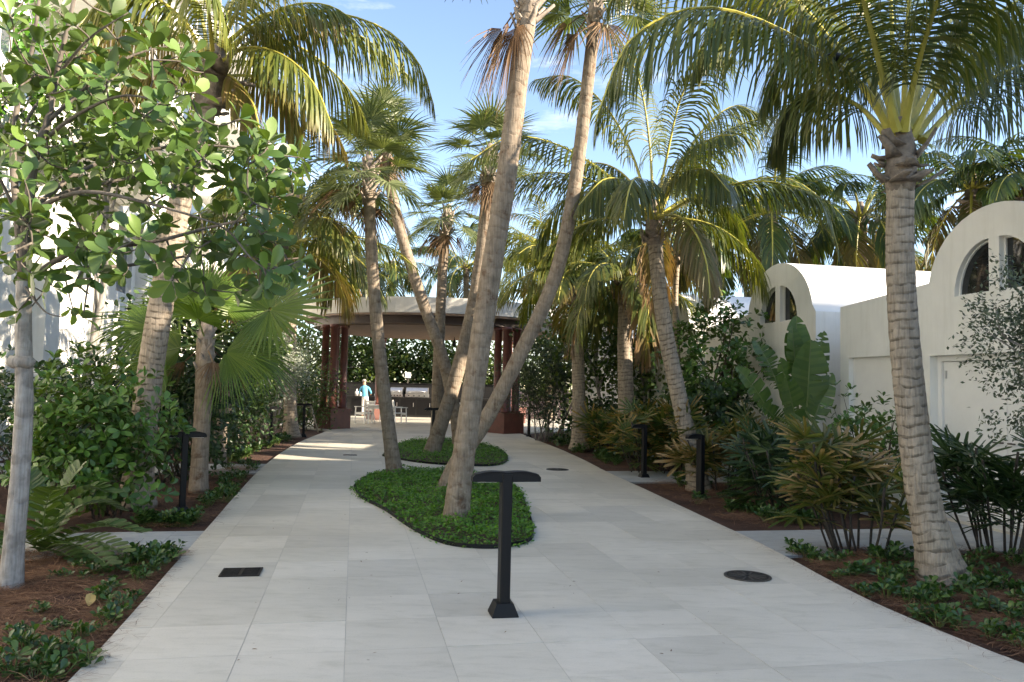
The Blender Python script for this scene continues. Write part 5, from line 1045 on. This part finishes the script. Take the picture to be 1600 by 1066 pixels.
# ------------------------------------------------------------------ right side planting
rhapis('lady palm clump with golden tipped leaves left of the nearest palm', G(1345, 868, -.04), 1.0, 1.32, 16, 61, 'rhapis_gold', 1.05)
rhapis('dark green lady palm clump in front of the white doors', G(1568, 872, -.04), .95, 1.3, 15, 62, 'rhapis_dark', 1.15)
rhapis('dark lady palm clump in front of the bird of paradise', G(1235, 800, -.04), 1.05, 1.25, 14, 63, 'rhapis_dark', 1.2, low=.25)
rhapis('yellowing lady palm clump right of the one-armed path light', G(1125, 768, -.04), 1.0, 1.3, 14, 64, 'rhapis_gold', 1.25, low=.35)
rhapis('wide lady palm clump left of the leaning palm trunk', G(1010, 738, -.04), 1.5, 1.4, 18, 65, 'rhapis', 1.35, low=.25)
rhapis('low lady palm clump at the walk edge near the staked palm', G(955, 715, -.04), 1.3, 1.1, 12, 66, 'rhapis', 1.4, low=.2)
rhapis('shaded lady palm clump below the round-leaf tree', G(1060, 742, -.04), 1.0, 1.3, 12, 67, 'rhapis', 1.3, low=.25)
rng = np.random.default_rng(71); g = G(1255, 772, -.04); d = g[1]; t = thing('bird_of_paradise', 'giant bird of paradise with big paddle leaves before the cabanas', 'plant', g)
o0 = P(1255, 765, d)
for (a, b_, c), fac, pl, ln, wd, bd, te in (((1266, 560, -.1), 0, 1.3, 1.15, .62, .1, .02), ((1240, 540, .1), .4, 1.75, .95, .42, .4, .1), ((1288, 545, .2), -.4, 1.7, 1.0, .36, .6, .3), ((1150, 530, -.2), .5, 1.35, 1.0, .42, 1.0, .35), ((1222, 590, -.4), .2, 1.0, 1.0, .45, .5, .2), ((1190, 520, .4), .2, 1.7, 1.0, .4, 1.3, .6), ((1252, 520, .3), 0, 1.9, 1.0, .46, .2, .1), ((1190, 620, -.3), .1, .8, .95, .42, 1.2, .5), ((1300, 600, -.1), -.3, 1.1, .9, .38, .8, .3), ((1228, 560, -.2), .3, 1.3, .9, .4, .7, .15)):
    dv = P(a, b_, d + c) - o0; nr = unit(np.array((fac, -1.0, .25))); wbuild(paddle(o0 + rng.normal(size=3) * np.array((.08, .08, 0)), dv, nr, pl, ln, wd, rng, bd, te), 'leaf', ['paddle', 'petiole'], t, False)
c = P(1115, 545, 15.6); leafy('round_leaf_tree', 'round-leaved tree standing between the leaning palm and the cabana', 'tree', G(1105, 738, -.04), (c[0], 15.6, 2.1), (1.15, .9, 1.5), 52, T_OBOV, 'obov', 'clusia', 560, (4, 6), (.10, .15), 200, None, 10, 'dark_bark', .03, .5)
c = P(1075, 640, 14.6); leafy('dark_shrub', 'dark dense shrub behind the one-armed path light', 'shrub', (c[0], 14.8, -.04), (c[0] + .5, 14.8, .95), (.95, .7, 1.0), 53, T_OBOV, 'obov', 'dark_shrub', 300, (4, 6), (.09, .13), 0, None, 8, 'dark_bark', .02, .5)
c = P(1330, 690, 11.6); leafy('round_leaf_shrub', 'round-leaved shrub against the white wall beside the nearest palm', 'shrub', (c[0], 11.3, -.04), (c[0], 11.3, .85), (.75, .5, .8), 54, T_OBOV, 'obov', 'clusia', 210, (4, 6), (.075, .11), 0, None, 8, 'dark_bark', .012, .5, ups=.9)
c = P(1405, 690, 10.4); leafy('round_leaf_shrub', 'smaller round-leaved shrub right behind the nearest palm trunk', 'shrub', (c[0] - .15, 10.6, -.04), (c[0] - .15, 10.6, .75), (.5, .4, .75), 55, T_OBOV, 'obov', 'clusia', 110, (4, 6), (.075, .11), 0, None, 6, 'dark_bark', .012, .5, ups=.9)
c = P(1690, 560, 6.4); leafy('buttonwood_tree', 'grey-green small-leaved tree reaching in at the right edge', 'tree', (c[0], 6.4, -.04), P(1682, 545, 6.4), (.74, .6, .92), 56, T_DIA, 'dia', 'grey_green', 420, (46, 46), (.032, .052), 0, None, 16, 'grey_bark', .014, .3, .062, trunk=[(c[0], 6.4, -.05), (c[0] - .04, 6.4, .7), (c[0], 6.4, 1.4), (c[0] - .05, 6.42, 2.3)], tr=.05, rosette=False)
c = P(846, 600, 23.4); leafy('olive_bush', 'dark rounded olive-grey bush at the right pavilion corner', 'shrub', G(850, 690, -.04), (c[0], c[1], 1.75), (1.15, 1, 1.15), 57, T_NARROW, 'narrow', 'olive', 240, (45, 45), (.08, .13), 0, None, 9, 'grey_bark', .03, .4, .17, rosette=False)
for lab, px, py, dd, cz, rd, sd_, mn, n_ in (('loose leafy tree behind the staked golden palm', 935, 540, 22.5, 2.7, (1.6, 1.1, 1.7), 58, 'mid_tree', 190), ('leafy tree right of the ringed palm beside the farther cabana', 1005, 540, 21.5, 2.5, (1.3, 1, 1.6), 59, 'mid_tree', 150), ('leafy tree with pale gaps behind the golden palm crown', 880, 520, 27, 3.2, (1.8, 1.2, 1.8), 60, 'mid_tree', 170)):
    c = P(px, py, dd); leafy('broadleaf_tree', lab, 'tree', (c[0], dd, -.04), (c[0], dd, cz), rd, sd_, T_ROUND, 'round', mn, n_, (11, 11), (.11, .17), 0, None, 9, 'grey_bark', .03, .35, .2, trunk=[(c[0], dd, -.05), (c[0] + .1, dd, 1.0), (c[0] - .05, dd, 2.0), (c[0], dd, cz + .6)], tr=.06, rosette=False)
for lab, px, dd, sd_ in (('dark low shrub under the staked golden palm', 925, 22.0, 81), ('dark low shrub behind the ringed palm trunk', 985, 20.6, 82), ('dark low shrub right of the leaning palm foot', 1045, 17.5, 83)):
    c = P(px, 640, dd); leafy('hedge_shrub', lab, 'shrub', (c[0], dd, -.04), (c[0], dd, .7), (1.1, .7, .75), sd_, T_ROUND, 'round', 'dark_shrub', 110, (12, 12), (.09, .14), 0, None, 5, 'dark_bark', .02, .4, .2, rosette=False)
# trees behind the pavilion
for i, (lab, px, dd, cz, rx, rz, mn) in enumerate((('leafy tree behind the counter next to the left columns', 548, 43, 2.6, 2.3, 2.5, 'mid_tree'), ('leafy tree behind the person and the front trunk', 592, 42.5, 2.6, 1.9, 2.4, 'mid_tree'), ('leafy tree behind the small sign', 640, 43.5, 2.3, 1.8, 2.1, 'mid_tree'), ('leafy tree behind the grill at the trunk crossing', 690, 43, 2.6, 1.9, 2.4, 'mid_tree'), ('leafy tree seen between the thick trunk and right columns', 742, 44, 2.0, 2.0, 2.0, 'mid_tree'), ('leafy tree behind the right pavilion columns', 800, 44, 2.3, 2.3, 2.3, 'mid_tree'), ('broad tree beyond the walk right of the pavilion', 868, 40, 3.4, 2.4, 3.2, 'mid_tree'), ('broad tree beyond the left side of the pavilion', 480, 41, 3.2, 2.6, 3.1, 'dark_shrub'))):
    c = P(px, 600, dd); leafy('broadleaf_tree', lab, 'tree', (c[0], dd, -.04), (c[0], dd, cz), (rx, 1.4, rz), 100 + i, T_ROUND, 'round', mn, 190, (15, 15), (.15, .25), 0, 'trees behind the pavilion', 7, 'grey_bark', .05, .35, .32, trunk=[(c[0], dd, -.05), (c[0] + .1, dd, 1.0), (c[0], dd, cz), (c[0], dd, cz + 1)], tr=.09, rosette=False)
# bright tree up at the left top behind the pale stems
c = P(15, 70, 13.0); leafy('broadleaf_tree', 'tall light green tree at the top left corner before the white block', 'tree', (c[0] - .3, 13, -.04), (c[0] - .2, 13, c[2] - .2), (1.0, .8, 1.2), 120, T_ROUND, 'round', 'cover', 150, (14, 14), (.10, .16), 0, None, 9, 'grey_bark', .03, .35, .22, trunk=[(c[0] - .3, 13, -.05), (c[0] - .35, 13, 2.5), (c[0] - .2, 13, 5), (c[0] - .2, 13, c[2] - .3)], tr=.08, rosette=False)
c = P(165, 215, 13.2); leafy('broadleaf_tree', 'leafy tree standing before the white block behind the big-leaved tree', 'tree', (c[0], 13.2, -.04), (c[0], 13.2, c[2]), (1.7, .8, 1.5), 121, T_ROUND, 'round', 'mid_tree', 170, (13, 13), (.11, .18), 0, None, 9, 'grey_bark', .03, .35, .24, trunk=[(c[0], 13.2, -.05), (c[0] - .1, 13.2, 1.6), (c[0] + .1, 13.2, 3.2), (c[0], 13.2, c[2] + .2)], tr=.08, rosette=False)
# ------------------------------------------------------------------ small plants in the mulch
SPR = []
for v in range(5):
    rng = np.random.default_rng(200 + v); ends, dirs = [], []
    for _ in range(10 + v):
        a = rng.uniform(0, 6.28); q = rng.uniform(.0, .11); ends.append(np.array((math.cos(a) * q, math.sin(a) * q, rng.uniform(.04, .13)))); dirs.append(unit(np.array((math.cos(a) * .5, math.sin(a) * .5, 1.0))))
    pos, dd, nn, ss = rosettes(ends, dirs, rng, (4, 6), (.042, .068), (25, 80), .4); v_, f_ = cloud(T_OBOV, pos, dd, nn, ss); st = MB()
    for e in ends: st.tube([(e[0] * .3, e[1] * .3, -.01), tuple(e)], .004, 4, 0)
    SPR.append((tri_mesh('foliage', v_, f_, ['sprig']), st))
STM = []
for me_, st in SPR: o = st.build('stem', 'petiole'); STM.append(o.data); bpy.data.objects.remove(o)
def sprig(px, py, sc, label, group, rng):
    g = G(px, py, -.04); t = thing('ground_plant', label, 'plant', g, group, rng.uniform(0, 6.28)); t.scale = (sc, sc, sc * rng.uniform(.8, 1.15)); v = int(rng.integers(0, 5)); link('foliage', SPR[v][0], t); link('stem', STM[v], t)
rng = np.random.default_rng(77)
for px, py, s in ((95, 915, .8), (160, 945, 1.0), (185, 960, .9), (105, 1035, 1.0), (75, 1040, .9), (20, 1058, 1.1), (55, 1062, 1.0), (150, 990, .6), (215, 912, 1.0), (205, 945, .8), (130, 915, .8), (60, 965, .7), (175, 925, .9), (240, 900, .8), (30, 1000, .7), (125, 1005, .8), (140, 1045, .9), (195, 885, .9), (120, 900, 1.0), (150, 905, 1.0), (180, 900, 1.0), (170, 975, .9), (90, 990, .8), (45, 1025, 1.0), (85, 1062, 1.0)): sprig(px, py, s, 'small leafy plant in the pine straw at the left front', 'small plants in the left front mulch', rng)
for px, py, s in ((238, 880, 1.3), (252, 884, 1.2), (226, 886, 1.2), (262, 876, 1.1), (210, 890, 1.1), (244, 893, 1.0)): sprig(px, py, s, 'leafy plant at the corner of the left side walk', 'plants at the left side walk corner', rng)
for i in range(46):
    u = rng.random(); px = 215 + 182 * u; py = min(818 - (px - 330) * 1.13 - rng.uniform(7, 50), 822); sprig(px, py, rng.uniform(.8, 1.25), 'small leafy plant in the left bed around the fan palm', 'small plants round the fan palm', rng)
for i in range(34):
    u = rng.random(); sprig(372 + 95 * u - rng.uniform(0, 22), 724 - 38 * u - rng.uniform(0, 6), rng.uniform(1.0, 1.6), 'small leafy plant in the left bed before the silver bush', 'small plants before the silver bush', rng)
for px, py, s in ((1243, 868, 1.0), (1258, 872, .9), (1290, 884, .9), (1305, 886, .8), (1330, 905, .9), (1345, 903, 1.1), (1330, 880, .8), (1385, 888, 1.3), (1400, 880, 1.4), (1372, 902, 1.1), (1390, 915, 1.0), (1412, 908, 1.0), (1385, 935, 1.0), (1400, 930, .9), (1442, 948, 1.0), (1455, 938, 1.1), (1440, 968, .9), (1465, 978, 1.0), (1480, 972, 1.0), (1500, 935, 1.0), (1525, 925, 1.1), (1545, 928, .9), (1572, 932, 1.2), (1592, 935, 1.0), (1540, 955, 1.0), (1556, 962, 1.0), (1588, 975, 1.0), (1548, 1000, .8), (1518, 892, 1.0), (1535, 880, 1.1), (1590, 890, 1.1), (1470, 945, .8), (1350, 930, .8), (1310, 905, .7), (1420, 945, .9), (1500, 985, .9), (1520, 960, .8), (1575, 1000, .9), (1595, 1015, .8), (1420, 895, .9), (1365, 880, .9), (1270, 880, .8), (1560, 905, 1.0), (1600, 950, 1.0)): sprig(px, py, s * 1.05, 'small leafy plant in the brown mulch at the right front', 'small plants in the right front mulch', rng)
for i in range(30):
    u = rng.random(); sprig(1025 + 255 * u, min(738 + .42 * (75 + 255 * u) - rng.uniform(6, 48), 818), rng.uniform(.9, 1.3), 'small leafy plant in the right bed around the one-armed light', 'small plants round the one-armed light', rng)
for i in range(26):
    u = rng.random(); sprig(845 + 110 * u + rng.uniform(0, 25), 690 + 42 * u - rng.uniform(0, 8), rng.uniform(1.0, 1.6), 'small leafy plant along the right walk edge near the staked palm', 'small plants near the staked palm', rng)
# ------------------------------------------------------------------ pine straw over the beds
def mulch_h(x, y): return .045 * max(0, math.sin(x * 3.3 + 1.2 * math.sin(y * 2.1)) * math.sin(y * 2.7 + x)) + .018 * math.sin(x * 9 + 2 * math.sin(y * 7)) * math.sin(y * 11) + .012
def mulch_bed(px, label):
    pg = [tuple(G(*q, -.045)[:2]) for q in px]; A = np.array(pg); st = .07; x0, y0 = A.min(0); x1, y1 = A.max(0); nx, ny = int((x1 - x0) / st) + 2, int((y1 - y0) / st) + 2; ok = {}; vs_ = []; fs = []
    seg = [(A[k - 1], A[k]) for k in range(len(A))]
    def dist(p): return min(np.linalg.norm(p - (a + (b_ - a) * np.clip(np.dot(p - a, b_ - a) / np.dot(b_ - a, b_ - a), 0, 1))) for a, b_ in seg)
    for i in range(nx):
        for j in range(ny):
            p = np.array((x0 + i * st, y0 + j * st))
            if inside(p, pg): m_ = min(dist(p) / .3, 1); ok[(i, j)] = len(vs_); vs_.append((p[0], p[1], -.046 + m_ * (mulch_h(*p) + .012) + .0015))
    for (i, j), k in ok.items():
        q = [(i, j), (i + 1, j), (i + 1, j + 1), (i, j + 1)]
        if all(e in ok for e in q): fs.append(tuple(ok[e] for e in q))
    mb = MB(); mb.add(vs_, fs); tag(mb.build('mulch_bed', 'mulch', None, True), label, kind='structure')
def straw(name, label, px, n, seed):
    rng = np.random.default_rng(seed); pg = [tuple(G(*q, -.045)[:2]) for q in px]; x0, x1 = min(p[0] for p in pg), max(p[0] for p in pg); y0, y1 = min(p[1] for p in pg), max(p[1] for p in pg); pos = []
    while len(pos) < n:
        p = (rng.uniform(x0, x1), rng.uniform(y0, y1))
        if inside(p, pg) and math.sin(p[0] * 5.1 + 1.3 * math.sin(p[1] * 4)) * math.sin(p[1] * 6.3) > rng.uniform(-1.1, .7): pos.append((*p, -.035 + mulch_h(*p) + rng.random() ** 2 * .03))
    pos = np.array(pos); a = rng.uniform(0, 6.28, n) ; dv = np.stack([np.cos(a), np.sin(a) * .8, rng.normal(size=n) * .10], 1); v, f = cloud((np.array([(-.008, 0, 0), (.008, 0, 0), (.05, .5, .02), (.066, .5, .02), (-.01, 1, 0), (.006, 1, 0)], float), np.array([(0, 1, 3), (0, 3, 2), (2, 3, 5), (2, 5, 4)], int)), pos, dv, unit_rows(rng.normal(size=(n, 3)) * .2 + UP), rng.uniform(.10, .2, n))
    tag(link(name, tri_mesh(name, v, f, ['straw'])), label, 'mulch', kind='stuff')
PL_ = [(-80, 1130), (20, 1150), (100, 1062), (148, 1016), (262, 886), (285, 868), (150, 858), (-60, 880)]; mulch_bed(PL_, 'mulch mounds at the left front'); straw('pine_straw', 'rusty pine straw mulch at the left front', PL_, 26000, 1)
PR_ = [(1236, 869), (1300, 860), (1700, 880), (1800, 1100), (1600, 1033), (1500, 995), (1420, 962), (1290, 900)]; mulch_bed(PR_, 'mulch mounds at the right front'); straw('pine_straw', 'rusty pine straw mulch at the right front', PR_, 26000, 2)
straw('pine_straw', 'brown mulch round the one-armed path light', [(1010, 762), (1060, 752), (1260, 770), (1300, 818), (1165, 828), (1060, 785)], 9000, 3)
straw('pine_straw', 'brown mulch round the fan palm', [(200, 828), (325, 826), (404, 733), (330, 738), (240, 790)], 7000, 4)
g = G(137, 950, -.03); mb = MB(); v_, f_ = T_ROUND; mb.add([(p[0] * .11, p[1] * .11, p[2] * .11 + .02) for p in v_], [tuple(q) for q in f_]); plain('yellow_leaf', (.55, .36, .12), .6, 0, 20, .2); o = mb.build('fallen_leaf', 'yellow_leaf'); o.location = tuple(map(float, g)); o.rotation_euler = (R(50), R(15), R(30)); tag(o, 'single yellow fallen leaf lying on the left pine straw', 'leaf')

# straw and leaf bits that have spilled onto the walk
rng = np.random.default_rng(91); pos = []
for ed, sg in ((catmull([G(*q) for q in left_px[1:9]], 80), 1), (catmull([G(*q) for q in right_px[3:15]], 110), -1)):
    for p in ed:
        for _ in range(4): pos.append(np.array(p) + AN * sg * abs(rng.normal() * .06) + AX * rng.uniform(-.08, .08) + UP * .004)
pos = np.array(pos); k = len(pos); a = rng.uniform(0, 6.28, k); v, f = cloud((np.array([(-.008, 0, 0), (.008, 0, 0), (.05, .5, .01), (.066, .5, .01), (-.01, 1, 0), (.006, 1, 0)], float), np.array([(0, 1, 3), (0, 3, 2), (2, 3, 5), (2, 5, 4)], int)), pos, np.stack([np.cos(a), np.sin(a), np.zeros(k)], 1), np.tile(UP, (k, 1)), rng.uniform(.05, .13, k))
tag(link('pine_straw', tri_mesh('pine_straw', v, f, ['straw'])), 'loose straw spilled along both edges of the walk', 'mulch', kind='stuff')
k = 90; pos = np.array([G(rng.uniform(330, 1150), 1066 - 330 * rng.random() ** .7, .006) for _ in range(k)]); a = rng.uniform(0, 6.28, k); v, f = cloud(T_LANCE, pos, np.stack([np.cos(a), np.sin(a), np.zeros(k) + .02], 1), unit_rows(rng.normal(size=(k, 3)) * .15 + UP), rng.uniform(.012, .035, k)); tag(link('leaf_litter', tri_mesh('leaf_litter', v, f, ['dead'])), 'tiny dry leaf bits scattered over the walk', 'litter', kind='stuff')
